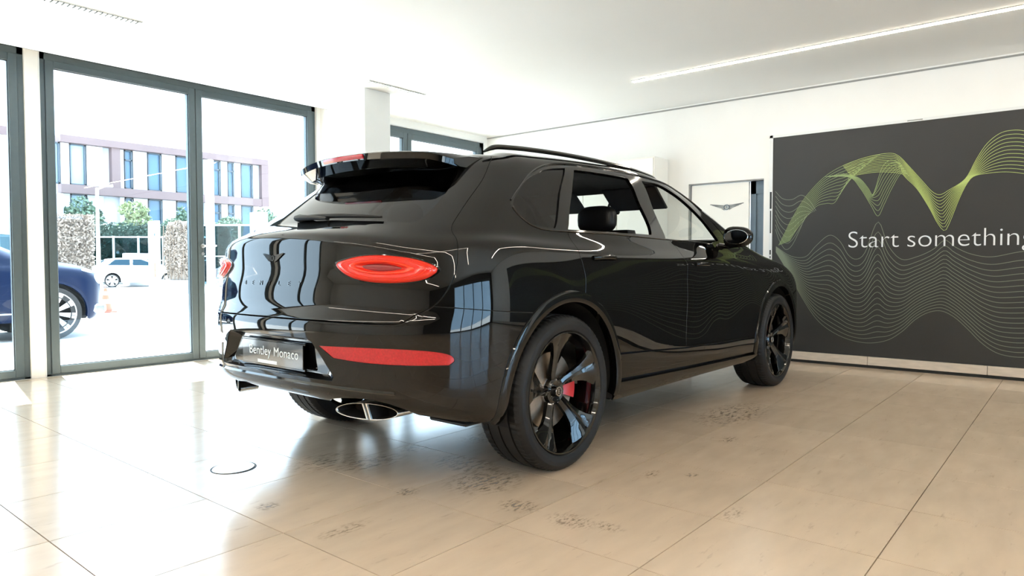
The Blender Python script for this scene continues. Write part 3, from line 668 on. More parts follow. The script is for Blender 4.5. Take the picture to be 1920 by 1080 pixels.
# ---- wheel wells, inner shell, floor pan
for c in (AR,AF):
    for s_ in (-1,1):
        mb=MB(); mb.lathe([(0,.46),(s_*.42,.46),(s_*.42,.02)],(c[0],-s_*.955,c[1]),n=40,a0=-.22,a1=PI+.22); mb.build('wheel_well_liner',M['dark'],car,smooth=.5)
mb=MB(); mb.box(-.35,3.75,-.52,.52,.27,.33,.02); mb.box(.50,2.62,-.93,.93,.27,.31,.01); mb.box(-.80,-.45,-.50,.50,.42,.52,.04); mb.build('underbody',M['dark'],car)
mb=MB(); mb.box(-.78,-.48,-.40,.40,.40,.50,.05); mb.build('silencer',M['satin'],car,smooth=.6)
for s_ in (-1,1): MB().box(-.60,-.44,s_*.62,s_*.86,.305,.325,.008).build('air_deflector',M['black_plastic'],car)
inner_rear=lid_side[:1]
sh=[(8.1,.3)]+[XZ(AR[0]-.485*math.cos(t),AR[1]+.485*math.sin(t)) for t in np.linspace(0,PI,20)]+[aR(.33)]+[aF(.33)]+[XZ(AF[0]-.485*math.cos(t),AF[1]+.485*math.sin(t),12) for t in np.linspace(.1,PI-.1,20)]+[(27.5,.3),(NU,.3)]+[(NU,11.3),(28,11.2),(24,11.2)]+[XZ(2.1,1.15,8),XZ(1.3,1.175,8),XZ(.3,1.185,8),XZ(-.1,1.195,8),(7.8,11.0),(5,11.0),(0,11.0),(0,4.3),(3.4,4.3),(3.4,1.9),(5.3,1.75),(6.3,.6)]
both('inner_shell',sh,m=M['dark'],off=-.03,lip=0,gu=.5,gv=.8)
both('pillar_lining',[(5.6,11.0),(7.8,11.0),(8.6,11.6),(8.75,12.9),(9.3,14.2),(11,15.1),(14,15.5),(20,15.75),(25,15.7),(25,15.95),(7.2,15.95),(5.2,15.4),(5.35,14.4),(5.45,13.4),(5.4,12.4)],m=M['headliner'],off=-.03,lip=0,gu=.5,gv=.5)
gridpart('headliner',np.linspace(-NU,NU,80),np.linspace(15.7,NV-1e-3,6),M['headliner'],car,off=-.035)
# ---- roof rails, antenna fin, mirrors, handles
for s_ in (-1,1):
    rp=[]
    for x,z in [(-.20,1.600),(-.12,1.632),(.0,1.645),(.2,1.657),(.5,1.667),(.9,1.670),(1.25,1.662),(1.55,1.640),(1.66,1.615)]:
        rp.append((x,s_*(.615-.02*abs(x-.5)**2*.5),z+.004))
    P=smooth_path([(p[0],p[2]) for p in rp],n=5); Y=np.interp([q[0] for q in P],[p[0] for p in rp],[p[1] for p in rp])
    R_=[.006+.010*min(1,i/4,(len(P)-1-i)/4) for i in range(len(P))]
    MB().tube([(p[0],y,p[1]) for p,y in zip(P,Y)],R_,n=10,flat=.85).build('roof_rail',M['rim'],car,smooth=True)
fin=MB(); fin.loft([[(-.10+.10*t*1.2-(.02 if t>.7 else 0),w_*(1-t)**.7,1.625+.062*t) ] if 0 else [(x0_,w_*yy,1.62+.062*t) for x0_,yy in ((-.085+.01*t,0),(-.06+.0*t,1),(.02-.045*t,.9),(.09-.13*t,0),(.02-.045*t,-.9),(-.06,-1))] for t,w_ in ((0,.022),(.3,.018),(.7,.011),(1,.004))]).build('antenna_fin',M['gloss_black'],car,smooth=.8)
for s_ in (-1,1):
    mb=MB(); c=(2.03,s_*1.045,1.225)
    V=[];nu,nv=28,16
    rings=[]
    for j in range(nv+1):
        ph=-PI/2+PI*j/nv; xx=math.sin(ph)
        # x axis rings: rounded box, flat at the back, domed to the front
        k=max(.05,math.cos(ph))**.45
        xr=c[0]+(xx*.055 if xx>0 else xx*.035)
        ring=[]
        for i in range(nu):
            t=2*PI*i/nu; cc=math.copysign(abs(math.cos(t))**.75,math.cos(t)); ss=math.copysign(abs(math.sin(t))**.8,math.sin(t))
            taper=1-.25*max(0,-cc*s_*0+0)
            ring.append((xr+.02*cc*-s_*s_*0, c[1]+s_*cc*.108*k, c[2]+ss*(.076+.010*(-cc))*k))
        rings.append(ring)
    mb.loft(rings); mr_=mb.build('side_mirror',M['paint'],car,smooth=.9)
    g_=MB(); g_.loft([[(1.994,c[1]+.088*math.cos(t)*(1),c[2]+.052*math.sin(t)) for t in np.linspace(0,2*PI,24,endpoint=False)],[(1.991,c[1]+.085*math.cos(t),c[2]+.049*math.sin(t)) for t in np.linspace(0,2*PI,24,endpoint=False)]]); g_.build('mirror_glass',mat('mirror_silver',(.8,.85,.9),.02,1) if s_<0 else bpy.data.materials['mirror_silver'],mr_)
    mb=MB(); mb.tube([(2.03,s_*.905,1.165),(2.05,s_*.96,1.158),(2.05,s_*1.03,1.165),(2.04,s_*1.06,1.19)],[.035,.028,.026,.03],n=12,flat=.6); mb.build('mirror_arm',M['gloss_black'],mr_,smooth=True)
    mb=MB(); mb.loft([[tuple(S(*( (lambda q:(q[0]*(-s_),q[1]))(XZ(x,z,8))))+SN(*( (lambda q:(q[0]*(-s_),q[1]))(XZ(x,z,8))))*o) for x,z in ((1.80,1.150),(1.95,1.185),(2.12,1.205),(2.22,1.17),(2.1,1.14))] for o in (.0,.012)]); mb.build('mirror_base',M['gloss_black'],mr_,smooth=.5)
    for x0_,z0 in ((.27,1.066),(1.52,1.030)):
        L=[XZ(x0_+dx,z0-.012*dx,8) for dx in np.linspace(0,.22,9)]
        P=[tuple(S(u*-s_,v)+SN(u*-s_,v)*(.002+.026*math.sin(PI*i/8)**.5)) for i,(u,v) in enumerate(L)]
        MB().tube(P,.010,n=10,flat=1.2).build('door_handle',M['paint'],car,smooth=True)
# ---- lights at the front (small, partly seen)
for s_ in (1,-1):
    L=[(28.6+.75*math.cos(t),7.6+.62*math.sin(t)) for t in np.linspace(0,2*PI,24,endpoint=False)]; L=mirror(L) if s_<0 else L
    panel('head_lamp',L,m=M['head_lens'],parent=car,off=.004,lip=.006,gap=0)
# ---- cabin
mb=MB(); mb.box(-.35,2.2,-.78,.78,.50,.56,.02); mb.box(-.60,-.1,-.72,.72,.56,1.12,.05); mb.build('cabin_floor',M['leather'],car)
def seat(x,y,wd,tag_):
    s=MB(); s.box(x-.02,x+.50,y-wd,y+wd,.66,.86,.07); st=s.build('seat',M['leather'],car,smooth=.6)
    b=MB(); b.loft([[(x+.02-.20*t+a*.12,y+wd*q*(.98-.12*t),.80+.46*t) for a,q in ((0,-1),(0,1),(.85,1),(1.,.6),(1.,-.6),(.85,-1))] for t in (0,.35,.7,.93,1.0)]); b.build('seat_backrest',M['leather'],st,smooth=.6)
    h=MB(); h.ellipsoid((x-.20,y,1.335),(.062,.145,.092),20,12,.65); hr=h.build('headrest',M['leather'],st,smooth=True)
    for q in (-.05,.05): MB().tube([(x-.19,y+q,1.20),(x-.20,y+q,1.30)],.008).build('headrest_post',M['chrome'],st)
for y in (-.40,.40): seat(1.38,y,.26,'f')
for y in (-.42,.42): seat(.38,y,.25,'r')
mb=MB(); mb.loft([[(2.02,y,z) for y,z in ((-.76,.75),(.76,.75),(.76,1.08),(.70,1.14),(-.70,1.14),(-.76,1.08))],[(2.55,y,z) for y,z in ((-.74,.75),(.74,.75),(.74,1.12),(.70,1.17),(-.70,1.17),(-.74,1.12))]]); mb.build('dashboard',M['leather'],car,smooth=.4)
mb=MB()
T_=[(1.92+.06*math.sin(t),.40+.185*math.cos(t),1.03+.175*math.sin(t)) for t in np.linspace(0,2*PI,33)]
mb.tube(T_,.014,n=8,cap=False); mb.box(1.92,1.96,.25,.55,1.0,1.06,.015); mb.tube([(1.94,.40,1.03),(2.15,.40,.98)],.03,n=10); mb.build('steering_wheel',M['leather'],car,smooth=.8)
for q in (-1,1): MB().loft([[(1.66,q*y,1.585),(1.68,q*y,1.595),(1.86,q*y,1.45),(1.84,q*y,1.44)] for y in (.13,.58)]).build('sun_visor',M['headliner'],car)
mb=MB(); mb.box(1.93,1.96,-.12,.12,1.425,1.49,.012); mb.tube([(1.96,0,1.47),(2.0,0,1.53)],.012); mb.build('rear_view_mirror',M['black_plastic'],car)
# ---- wheels
def wheel(x,sy):
    c=(x,sy*.855,RW); o_=sy
    root=empty('wheel',(0,0,0)); root.parent=car
    def A(prof): return [(a*o_,r) for a,r in prof]
    n=160; prof=[(-.140,.30),(-.143,.33),(-.138,.365),(-.118,.384),(-.105,.3895),(-.073,.3905),(-.072,.3835),(-.064,.3835),(-.063,.3908),(-.006,.3912),(-.005,.384),(.005,.384),(.006,.3912),(.063,.3908),(.064,.3835),(.072,.3835),(.073,.3905),(.105,.3895),(.118,.384),(.130,.374),(.138,.362),(.1415,.348),(.141,.338),(.138,.330),(.1375,.322),(.135,.314),(.127,.309)]
    mb=MB(); k=len(prof)
    for i in range(n):
        t=2*PI*i/n; ct,st=math.cos(t),math.sin(t)
        for j,(a,r) in enumerate(prof):
            if i%2==0 and (3<=j<=5 or 16<=j<=19): r=r-.0035
            tt=t+(abs(a)*.35); mb.v.append((c[0]+r*math.cos(tt),c[1]+a*o_,c[2]+r*math.sin(tt)))
    mb.f=[(i*k+q,i*k+q+1,((i+1)%n)*k+q+1,((i+1)%n)*k+q) for i in range(n) for q in range(k-1)]
    mb.build('tyre',M['rubber'],root,smooth=.35)
    mb=MB(); mb.lathe(A([(.128,.3085),(.1325,.306),(.1325,.299),(.124,.295),(.105,.289),(.085,.284),(-.12,.275),(-.13,.30)]),c,n=96); rim=mb.build('rim',M['rim'],root,smooth=.6)
    ph0=math.radians(100) if sy<0 else math.radians(80)
    for k_ in range(5):
        th=ph0+k_*2*PI/5; sw=-1 if sy<0 else 1
        rings=[]
        for r,wl,wr_,d,tk,tw in ((.045,.024,.024,.058,.03,0),(.09,.026,.026,.062,.026,.0),(.15,.026,.040,.078,.022,.02),(.20,.036,.062,.094,.020,.05),(.245,.056,.090,.108,.018,.08),(.278,.078,.118,.118,.016,.10),(.297,.088,.130,.122,.014,.11)):
            ring=[]
            for q,dz in ((-wl,-.018),(-wl*.9,0.0),(-wl*.25,.004),(0,-.004),(wr_*.3,.004),(wr_*.95,-.006-.012*(r>.2)),(wr_,-.022),(wr_*.5,-.03),(-wl*.5,-.03)):
                a=th+sw*(q/r if r>.12 else 0)+sw*tw*.6; rr=r if r>.12 else math.hypot(r,q)
                if r<=.12: a=th+sw*math.atan2(q,r)
                ring.append((c[0]+rr*math.cos(a),c[1]+o_*(d+dz*(tk/.02)),c[2]+rr*math.sin(a)))
            rings.append(ring)
        MB().loft(rings).build('spoke',M['rim'],rim,smooth=.45)
    mb=MB(); mb.lathe(A([(.062,.0005),(.064,.03),(.070,.055),(.060,.068),(.02,.072)]),c,n=40)
    mb.build('hub',M['rim'],rim,smooth=.5)
    for k_ in range(5):
        a=ph0+k_*2*PI/5+.63; mb=MB(); mb.lathe(A([(.066,.0005),(.068,.008),(.06,.010)]),(c[0]+.052*math.cos(a),c[1],c[2]+.052*math.sin(a)),n=8); mb.build('wheel_bolt',M['satin'],rim)
    cap=MB(); cap.lathe(A([(.082,.0005),(.082,.022),(.079,.026),(.062,.028)]),c,n=32); cp=cap.build('center_cap',M['gloss_black'],rim,smooth=.5)
    rg_=MB(); rg_.lathe(A([(.081,.019),(.0835,.020),(.0835,.024),(.080,.0255)]),c,n=32); rg_.build('cap_ring',M['chrome'],rim,smooth=.6)
    mw=Matrix(((1 if sy<0 else -1,0,0,c[0]),(0,0,sy,c[1]+sy*.0825),(0,1,0,c[2]),(0,0,0,1)))
    text_mesh('cap_letter','B',.036,M['chrome'],rim,mw,ext=.0008)
    mb=MB(); mb.lathe(A([(-.01,.07),(-.01,.195),(.02,.195),(.02,.07)]),c,n=64); mb.build('brake_disc',M['disc'],root,smooth=.4)
    mb=MB(); mb.lathe(A([(.02,.075),(.035,.073),(.045,.03),(.045,.0005)]),c,n=40); mb.build('disc_hat',M['satin'],root,smooth=.4)
    ca=-.05 if x<1 else 2.6; mb=MB(); mb.lathe(A([(-.03,.10),(-.03,.205),(.035,.205),(.045,.19),(.045,.12),(.035,.10)]),c,n=16,a0=ca-.27,a1=ca+.27); mb.f.append(tuple(range(6))); mb.f.append(tuple(16*6+q for q in range(6))[::-1]); mb.build('brake_caliper',M['caliper'],root,smooth=.5)
for x in (0.0,WB):
    for sy in (-1,1): wheel(x,sy)
# ================================================================== THE ROOM
YW, XW, HC = 7.324, 7.509, 2.87         # window wall, panel wall, ceiling
XB, YN = -6.2, -6.4                     # wall behind, wall on the near side
YW2 = 6.70                              # plane of the farther window
TA, TB, TX0, TY0 = .6022, .6047, .849, 3.5638
def struct(mb, name, m, parent=None, **k):
    o = mb.build(name, m, parent, **k)
    if parent is None: o['kind'] = 'structure'
    return o
fl = struct(MB().box(XB,XW+.1,YN,YW+.25,-.10,-.012), 'floor', M['grout'])
def clip_tile(i,j):
    x0=TX0+i*TA; x1=x0+TA; y1=TY0-j*TB; y0=y1-TB
    return max(x0,XB),min(x1,XW),max(y0,YN),min(y1,YW)
tm = MB().box(-TA/2+.002,TA/2-.002,-TB/2+.002,TB/2-.002,-.012,0).build('tile',M['tile'],fl)
tmesh = tm.data; first=[tm]; rest = MB(); cnt=0
def seen(x0,x1,y0,y1):
    for x in (x0,x1):
        for y in (y0,y1):
            d=Vector((x,y,-CAM_H)); z=d.dot(_fw)
            if z>.3 and abs(d.dot(_r)/z)<.80 and abs(d.dot(_u)/z)<.50: return True
    return False
cand=[]
for i in range(-12,12):
    for j in range(-7,18):
        x0,x1,y0,y1=clip_tile(i,j)
        if x1-x0<.02 or y1-y0<.02: continue
        if seen(x0,x1,y0,y1) and cnt<298:
            cnt+=1
            if abs(x1-x0-TA)<1e-3 and abs(y1-y0-TB)<1e-3:
                if first: o=first.pop()
                else: o=bpy.data.objects.new('tile',tmesh); COL.objects.link(o); o.parent=fl
                o.location=((x0+x1)/2,(y0+y1)/2,0)
            else: MB().box(x0+.0014,x1-.0014,y0+.0014,y1-.0014,-.012,0).build('tile',M['tile'],fl)
        else: rest.box(x0+.0014,x1-.0014,y0+.0014,y1-.0014,-.012,0)
rest.build('outlying_tiles',M['tile'],fl,kind='stuff')
# ceiling with a recessed pocket along the window wall
cl = MB(); cl.box(XB,XW+.2,YN-.2,YW-.36,HC,HC+.25); cl.box(XB,XW+.2,YW-.36,YW+.3,HC+.15,HC+.25); cl.box(XB,XW+.2,YW-.372,YW-.36,HC,HC+.16)
struct(cl,'ceiling',M['ceiling'])
# window wall: piers and lintel
WT=.22
def win_wall():
    mb=MB(); zt=2.975
    mb.box(XB,5.6,YW,YW+WT,zt,HC+.25)                       # lintel
    for a,b in ((XB,-3.82),(-.88,-.78),(2.0,2.11),(5.045,5.30)): mb.box(a,b,YW,YW+WT,0,zt)
    mb.box(XB,5.3,YW,YW+WT,-.1,0)
    return struct(mb,'wall_left',M['wall'])
win_wall()
mb=MB(); mb.box(5.10,5.32,YW2,YW+.01,0,HC+.2); mb.box(5.3,XW+.1,YW2,YW2+WT,2.78,HC+.2); mb.box(7.42,XW+.1,YW2,YW2+WT,0,2.78); mb.box(5.3,5.42,YW2,YW2+WT,0,2.78)
struct(mb,'wall_left_recess',M['wall'])
# right-hand wall with a doorway (Y 2.70..3.56, up to 1.95)
mb=MB(); T=.2
mb.box(XW,XW+T,YN,2.695,0,HC+.2); mb.box(XW,XW+T,3.56,YW2+.2,0,HC+.2); mb.box(XW,XW+T,2.695,3.56,1.955,HC+.2)
mb.box(XW-.012,XW,YN,YW2,HC-.016,HC)
struct(mb,'wall_right',M['wall'])
struct(MB().box(XW-.013,XW-.003,YN,YW2,HC-.030,HC-.014),'trim_1',M['wall_grey'])
# wall behind and near-side wall with a window
mb=MB(); mb.box(XB-.2,XB,YN-.2,YW+.3,0,HC+.2); struct(mb,'wall_behind',M['wall'])
mb=MB(); mb.box(XB,-.4,YN-.2,YN,0,HC+.2); mb.box(7.2,XW+.2,YN-.2,YN,0,HC+.2); mb.box(-.4,7.2,YN-.2,YN,2.5,HC+.2); struct(mb,'wall_near',M['wall_dark'])

# ---- glazed window units: frame, sashes, panes, handle
def window(name, x0,x1,y,z0,z1, mull, sashes=True, handle=None, depth=.09, gap=.0):
    """mull: list of x positions where two sashes meet"""
    ow=.045; root=MB(); d0,d1=y+gap,y+gap+depth
    root.box(x0,x0+ow,d0,d1,z0,z1); root.box(x1-ow,x1,d0,d1,z0,z1); root.box(x0,x1,d0,d1,z1-ow-.015,z1); root.box(x0,x1,d0,d1,z0,z0+.018)
    r=root.build(name,M['frame'],None,kind='structure')
    xs=[x0+ow]+mull+[x1-ow]
    sw=.068
    for i in range(len(xs)-1):
        a,b=xs[i]+.003,xs[i+1]-.003; s=MB(); za,zb=z0+.022,z1-ow-.019; e0,e1=d0-.016,d1-.02
        s.box(a,a+sw,e0,e1,za,zb,.003); s.box(b-sw,b,e0,e1,za,zb,.003); s.box(a+sw,b-sw,e0,e1,zb-sw,zb,.003); s.box(a+sw,b-sw,e0,e1,za,za+sw,.003)
        fr=s.build('sash_frame',M['frame'],r)
        g=MB(); g.box(a+sw-.004,b-sw+.004,e0+.025,e0+.031,za+sw-.004,zb-sw+.004); g.build('pane',M['pane'],fr)
        q=MB(); t=.006
        q.box(a+sw,a+sw+t,e0+.018,e0+.024,za+sw,zb-sw); q.box(b-sw-t,b-sw,e0+.018,e0+.024,za+sw,zb-sw); q.box(a+sw,b-sw,e0+.018,e0+.024,zb-sw-t,zb-sw); q.box(a+sw,b-sw,e0+.018,e0+.024,za+sw,za+sw+t); q.build('seal',M['gasket'],fr)
    for m_ in mull:
        MB().box(m_-.003,m_+.003,d0-.010,d1,z0+.02,z1-ow-.02).build('meeting_gap',M['gasket'],r)
    if handle:
        hx,hz=handle; h=MB(); h.lathe([(-.03,.001),(-.03,.024),(-.016,.026)],(hx,y+gap,hz),n=20); h.tube([(hx,y+gap-.03,hz),(hx,y+gap-.062,hz),(hx+.03,y+gap-.070,hz),(hx+.13,y+gap-.068,hz+.004)],.009,n=8); hh=h.build('door_handle',M['steel'],r,smooth=.6)
        k=MB(); k.lathe([(-.026,.001),(-.026,.018),(-.016,.019)],(hx,y+gap,hz-.085),n=16); k.build('key_cylinder',M['steel'],hh,smooth=.5)
    return r
window('window_1',2.118,5.043,YW,0,2.972,[3.548],handle=(3.60,1.235),gap=.03)
window('window_2',-.90+.12,2.0,YW,0,2.972,[.62],gap=.03)
window('window_3',-3.82,-.88,YW,0,2.972,[-2.35],gap=.03)
window('window_4',5.42,7.42,YW2,0,2.775,[5.99],gap=.03)
window('window_5',-.4,7.2,YN-.12,0,2.5,[1.5,3.4,5.3],gap=.0)
# light metal reveals round the windows
mb=MB()
for a,b in ((2.108,2.118),(5.043,5.053)): mb.box(a,b,YW-.004,YW+.12,0,2.985)
mb.box(2.108,5.053,YW-.004,YW+.12,2.973,2.985); struct(mb,'trim_2',M['frame_light'])
mb=MB(); mb.box(5.41,7.43,YW2-.004,YW2+.1,2.776,2.79); mb.box(7.42,7.432,YW2-.004,YW2+.1,0,2.79); struct(mb,'trim_3',M['frame_light'])
# free-standing column
mb=MB(); mb.box(4.585,4.93,5.80,6.12,0,HC,.004); tag(mb.build('column',M['wall'],label='plain white square column standing before the far window',cat='column'))
# ---- ceiling fittings
def led(name,x,y0,y1,lab):
    t=MB(); t.box(x-.028,x+.028,y0,y1,HC-.006,HC-.0005); o=t.build(name,M['led_alu'],label=lab,cat='light',group='recessed ceiling light strips')
    d=MB(); d.box(x-.019,x+.019,y0+.01,y1-.01,HC-.011,HC-.0055); d.build('diffuser',M['led'],o)
led('linear_light',6.17,-3.6,3.55,'long thin white light line running across the ceiling before the dark panel')
led('linear_light',2.6,-4.9,-1.0,'thin ceiling light line above the viewer, near the dark wall')
led('linear_light',.2,-5.0,2.6,'thin ceiling light line behind the viewer above the rear of the car')
led('linear_light',-2.8,-5.0,5.6,'thin ceiling light line at the back of the room behind the viewer')
def led_x(y,x0,x1,lab):
    o=MB().box(x0,x1,y-.028,y+.028,HC-.006,HC-.0005).build('linear_light',M['led_alu'],label=lab,cat='light',group='recessed ceiling light strips')
    MB().box(x0+.01,x1-.01,y-.019,y+.019,HC-.011,HC-.0055).build('diffuser',M['led'],o)
led_x(-.95,-2.77,2.57,'thin ceiling light line crossing the room just behind the viewer')
def vent(x0,x1,y,lab):
    o=MB().box(x0,x1,y-.045,y+.045,HC-.004,HC-.0005).build('ceiling_vent',M['frame_light'],label=lab,cat='vent',group='slotted ceiling vents')
    MB().box(x0+.01,x1-.01,y-.036,y+.036,HC-.006,HC-.0042).build('slot',M['gasket'],o)
    n=int((x1-x0)/.035); sl=None
    for k in range(n):
        xx=x0+.02+k*.035
        if sl is None: sl=MB().box(-.011,.011,-.036,.036,-.005,.001).build('louvre',M['frame_light'],o); s=sl
        else: s=sl.copy(); COL.objects.link(s)
        s.location=(xx,y,HC-.007); s.parent=o
vent(1.30,2.29,5.56,'slotted white ceiling vent above the tall window at upper left')
vent(4.42,5.20,5.56,'slotted white ceiling vent just before the white column')
# ---- stone skirting under the panel, black shadow gap
sk=struct(MB().box(XW-.03,XW,YN,2.64,0,.030),'baseboard_right',M['gasket'])
ys=np.arange(-6.3,2.64,.98)
s0=None
for y in [ .66-.98*k for k in range(-3,8)]:
    a,b=max(y,YN),min(y+.976,2.64)
    if b-a<.1: continue
    MB().box(XW-.045,XW,a,b,.030,.112,.002).build('stone_piece',M['skirting'],sk)
# ---- printed panel
PX=XW-.03
pn=MB().box(PX,XW,-3.4,2.588,.114,2.372,.001).build('printed_panel',M['poster'],label='large charcoal wall panel with green wave lines and white slogan',cat='wall panel')
fm=MB(); fm.box(PX-.008,XW,2.588,2.622,.114,2.40); fm.box(PX-.008,XW,-3.4,2.622,2.372,2.398); fm.build('panel_frame',M['frame_light'],pn)
for z0,z1,t in ((1.62,1.80,.010),(1.36,1.60,.006),(1.13,1.18,.007),(1.09,1.115,.005),(.90,.98,.006)):
    MB().box(PX-.0092,PX-.007,2.605-t,2.605+t,z0,z1,.0).build('edge_slot',M['gasket'],pn)
WV={
 'A1U':[[2.519,1.228],[2.451,1.368],[2.384,1.506],[2.252,1.721],[2.071,1.913],[1.895,2.014],[1.7,2.074],[1.559,2.091]],
 'A1L':[[2.408,1.269],[2.342,1.379],[2.275,1.474],[2.145,1.619],[2.042,1.646],[1.966,1.65],[1.892,1.779],[1.832,1.886]],
 'A2U':[[2.058,1.918],[1.832,1.894],[1.732,1.781],[1.634,1.609],[1.568,1.497],[1.516,1.603],[1.449,1.76],[1.372,1.895],[1.304,1.864]],
 'A2L':[[1.894,1.939],[1.746,1.882],[1.66,1.776],[1.619,1.708],[1.589,1.783],[1.563,1.885],[1.529,1.98],[1.465,2.03],[1.373,1.983]],
 'A3U':[[1.895,2.014],[1.7,2.074],[1.489,2.097],[1.397,2.062],[1.305,1.952],[1.193,1.805],[1.115,1.704],[1.051,1.67],[0.978,1.71],[0.855,1.802],[0.777,1.964],[0.7,2.098],[0.604,2.181],[0.509,2.197],[0.424,2.178],[0.322,2.124],[0.212,1.999],[-0.65,1.72],[-1.0,1.42],[-1.35,1.5],[-1.75,1.95],[-2.3,2.2],[-2.9,2.05],[-3.38,1.6]],
 'A3L':[[1.82,1.906],[1.58,1.925],[1.383,1.896],[1.326,1.84],[1.235,1.733],[1.134,1.552],[1.068,1.412],[1.007,1.336],[0.962,1.432],[0.903,1.612],[0.844,1.753],[0.785,1.821],[0.656,1.839],[0.54,1.836],[0.417,1.809],[0.315,1.771],[0.206,1.705],[-0.65,1.45],[-1.0,1.15],[-1.35,1.3],[-1.75,1.75],[-2.3,1.85],[-2.9,1.75],[-3.38,1.4]],
 'BU':[[2.547,1.215],[2.393,1.114],[2.244,1.104],[2.14,1.216],[2.012,1.322],[1.91,1.257],[1.833,1.122],[1.754,1.076],[1.675,1.147],[1.568,1.44],[1.475,1.209],[1.359,1.074],[1.225,1.098],[1.096,1.165],[1.005,1.249],[0.927,1.186],[0.803,1.119],[0.643,1.091],[0.414,1.136],[0.194,1.117],[-0.75,1.15],[-1.1,1.28],[-1.5,1.1],[-2.0,1.0],[-2.7,1.1],[-3.38,0.95]],
 'BL':[[2.546,1.158],[2.418,0.945],[2.265,0.667],[2.104,0.438],[1.897,0.3],[1.674,0.248],[1.484,0.28],[1.348,0.374],[1.237,0.496],[1.129,0.571],[1.022,0.591],[0.916,0.536],[0.811,0.432],[0.708,0.317],[0.607,0.241],[0.51,0.213],[0.396,0.211],[0.177,0.241],[-0.75,0.42],[-1.1,0.6],[-1.5,0.62],[-2.0,0.3],[-2.7,0.25],[-3.38,0.5]],
 'CU':[[2.559,1.803],[2.483,1.722],[2.386,1.707],[2.292,1.746],[2.212,1.686],[2.144,1.578]],
 'CL':[[2.554,1.4],[2.514,1.285],[2.449,1.185],[2.381,1.226],[2.301,1.391],[2.249,1.528]],
}
def crv(P,n=90):
    S_=smooth_path([tuple(p) for p in P],n=10); A=np.array(S_); d=A[0,0]-A[:,0]; o=np.argsort(d); d=d[o]; A=A[o]; t=np.linspace(0,d[-1],n)
    return np.stack([np.interp(t,d,A[:,0]),np.interp(t,d,A[:,1])],1)
def crv_y(P,n=140):
    S_=smooth_path([tuple(p) for p in P],n=10); A=np.array(S_); return A
WV_D={}
def family(u,l,n,m,wd,pw=1.0,name='wave_lines',lift=.0008,n_=260,bend=0):
    A,B=crv(WV[u],n_),crv(WV[l],n_); mb=MB()
    for k in range(n):
        t=(k/(n-1))**pw; C_=A*(1-t)+B*t
        T=np.gradient(C_,axis=0); T/=np.linalg.norm(T,axis=1,keepdims=True)+1e-9; Nn=np.stack([-T[:,1],T[:,0]],1)*wd/2
        L,R_=C_+Nn,C_-Nn; V=[(PX-lift-k*2e-5,float(np.clip(p[0],-3.39,2.585)),p[1]) for p in L]+[(PX-lift-k*2e-5,float(np.clip(p[0],-3.39,2.585)),p[1]) for p in R_]
        mb.add(V,[(i,i+1,n_+i+1,n_+i) for i in range(n_-1)])
    mb.build(name,m,pn,fix=False,kind='stuff')
family('BU','BL',20,M['wave_lo'],.0050,.85)
family('BU','BL',5,M['wave_mid'],.0036,1,lift=.0014) if False else None
family('CU','CL',9,M['wave_lo'],.0046)
family('A1U','A1L',12,M['wave_mid'],.0036,lift=.0016)
family('A2U','A2L',9,M['wave_mid'],.0036,lift=.0022)
family('A3U','A3L',12,M['wave_hi'],.0042,lift=.0028)
# the slogan: set in a rounded sans face on the panel, from Y 1.834 to the picture's right
mw=Matrix(((0,0,-1,PX-.0045),(-1,0,0,1.836),(0,1,0,1.262),(0,0,0,1)))
for wd_,yy in (('Start',1.842),('something',1.322)):
    text_mesh('slogan_word',wd_,.238,M['white_print'],pn,Matrix(((0,0,-1,PX-.0045),(-1,0,0,yy),(0,1,0,1.262),(0,0,0,1))),align='LEFT',ext=.0006,bold=-.0035,sx=1.0)
# highlight on the panel's top frame, modelled as a chrome sliver
MB().box(PX-.009,PX-.0005,1.20,1.33,2.379,2.392,.002).build('frame_glint',M['chrome'],pn)
# ---- doorway with white leaf, winged emblem and blue-grey glass
df_=MB(); df_.box(XW-.012,XW+.2,3.545,3.56,0,1.955); df_.box(XW-.012,XW+.2,2.695,3.56,1.942,1.955); d1=df_.build('door_1',M['wall_grey'],kind='structure')
dl=MB().box(XW+.012,XW+.055,2.862,3.535,.01,1.935,.002).build('door_leaf',M['door_white'],d1)
gl=MB(); gl.box(XW+.06,XW+.12,2.80,2.86,0,1.94); gl.box(XW+.06,XW+.12,2.70,2.86,1.80,1.94); gl.box(XW+.08,XW+.10,2.695,2.86,0,1.90); gl.build('glass_door',M['blue_grey'],d1)
struct(MB().box(XW+.9,XW+.95,2.0,4.2,0,2.6),'wall_corridor',M['wall'])
em=MB()
def epts(P,x): return [(x,3.112-a,1.672+b) for a,b in P]
for s_ in (-1,1):
    for k in range(6):
        y0=.018-.010*k; L_=.19-.027*k; P=[(s_*.026,y0),(s_*L_,y0+.020-.002*k),(s_*(L_+.008),y0+.013),(s_*(L_-.02),y0+.006),(s_*.026,y0-.0055)]
        n=5; em.add(epts(P,XW+.0095)+epts(P,XW+.013),[tuple(range(n)),tuple(range(n,2*n))[::-1]]+[(i,(i+1)%n,n+(i+1)%n,n+i) for i in range(n)])
em.build('winged_emblem',M['emblem_grey'],dl,label='grey winged emblem')
rr=MB(); ring=lambda R,x:[(x,3.112-R*1.15*math.cos(t),1.668+R*math.sin(t)) for t in np.linspace(0,2*PI,28,endpoint=False)]
rr.loft([ring(.030,XW+.012),ring(.030,XW+.004),ring(.022,XW+.004),ring(.022,XW+.012)],cap=False); rr.build('emblem_ring',M['gloss_black'],dl)
text_mesh('emblem_letter','B',.042,M['gloss_black'],dl,Matrix(((0,0,-1,XW+.008),(-1,0,0,3.112),(0,1,0,1.668),(0,0,0,1))),ext=.001)
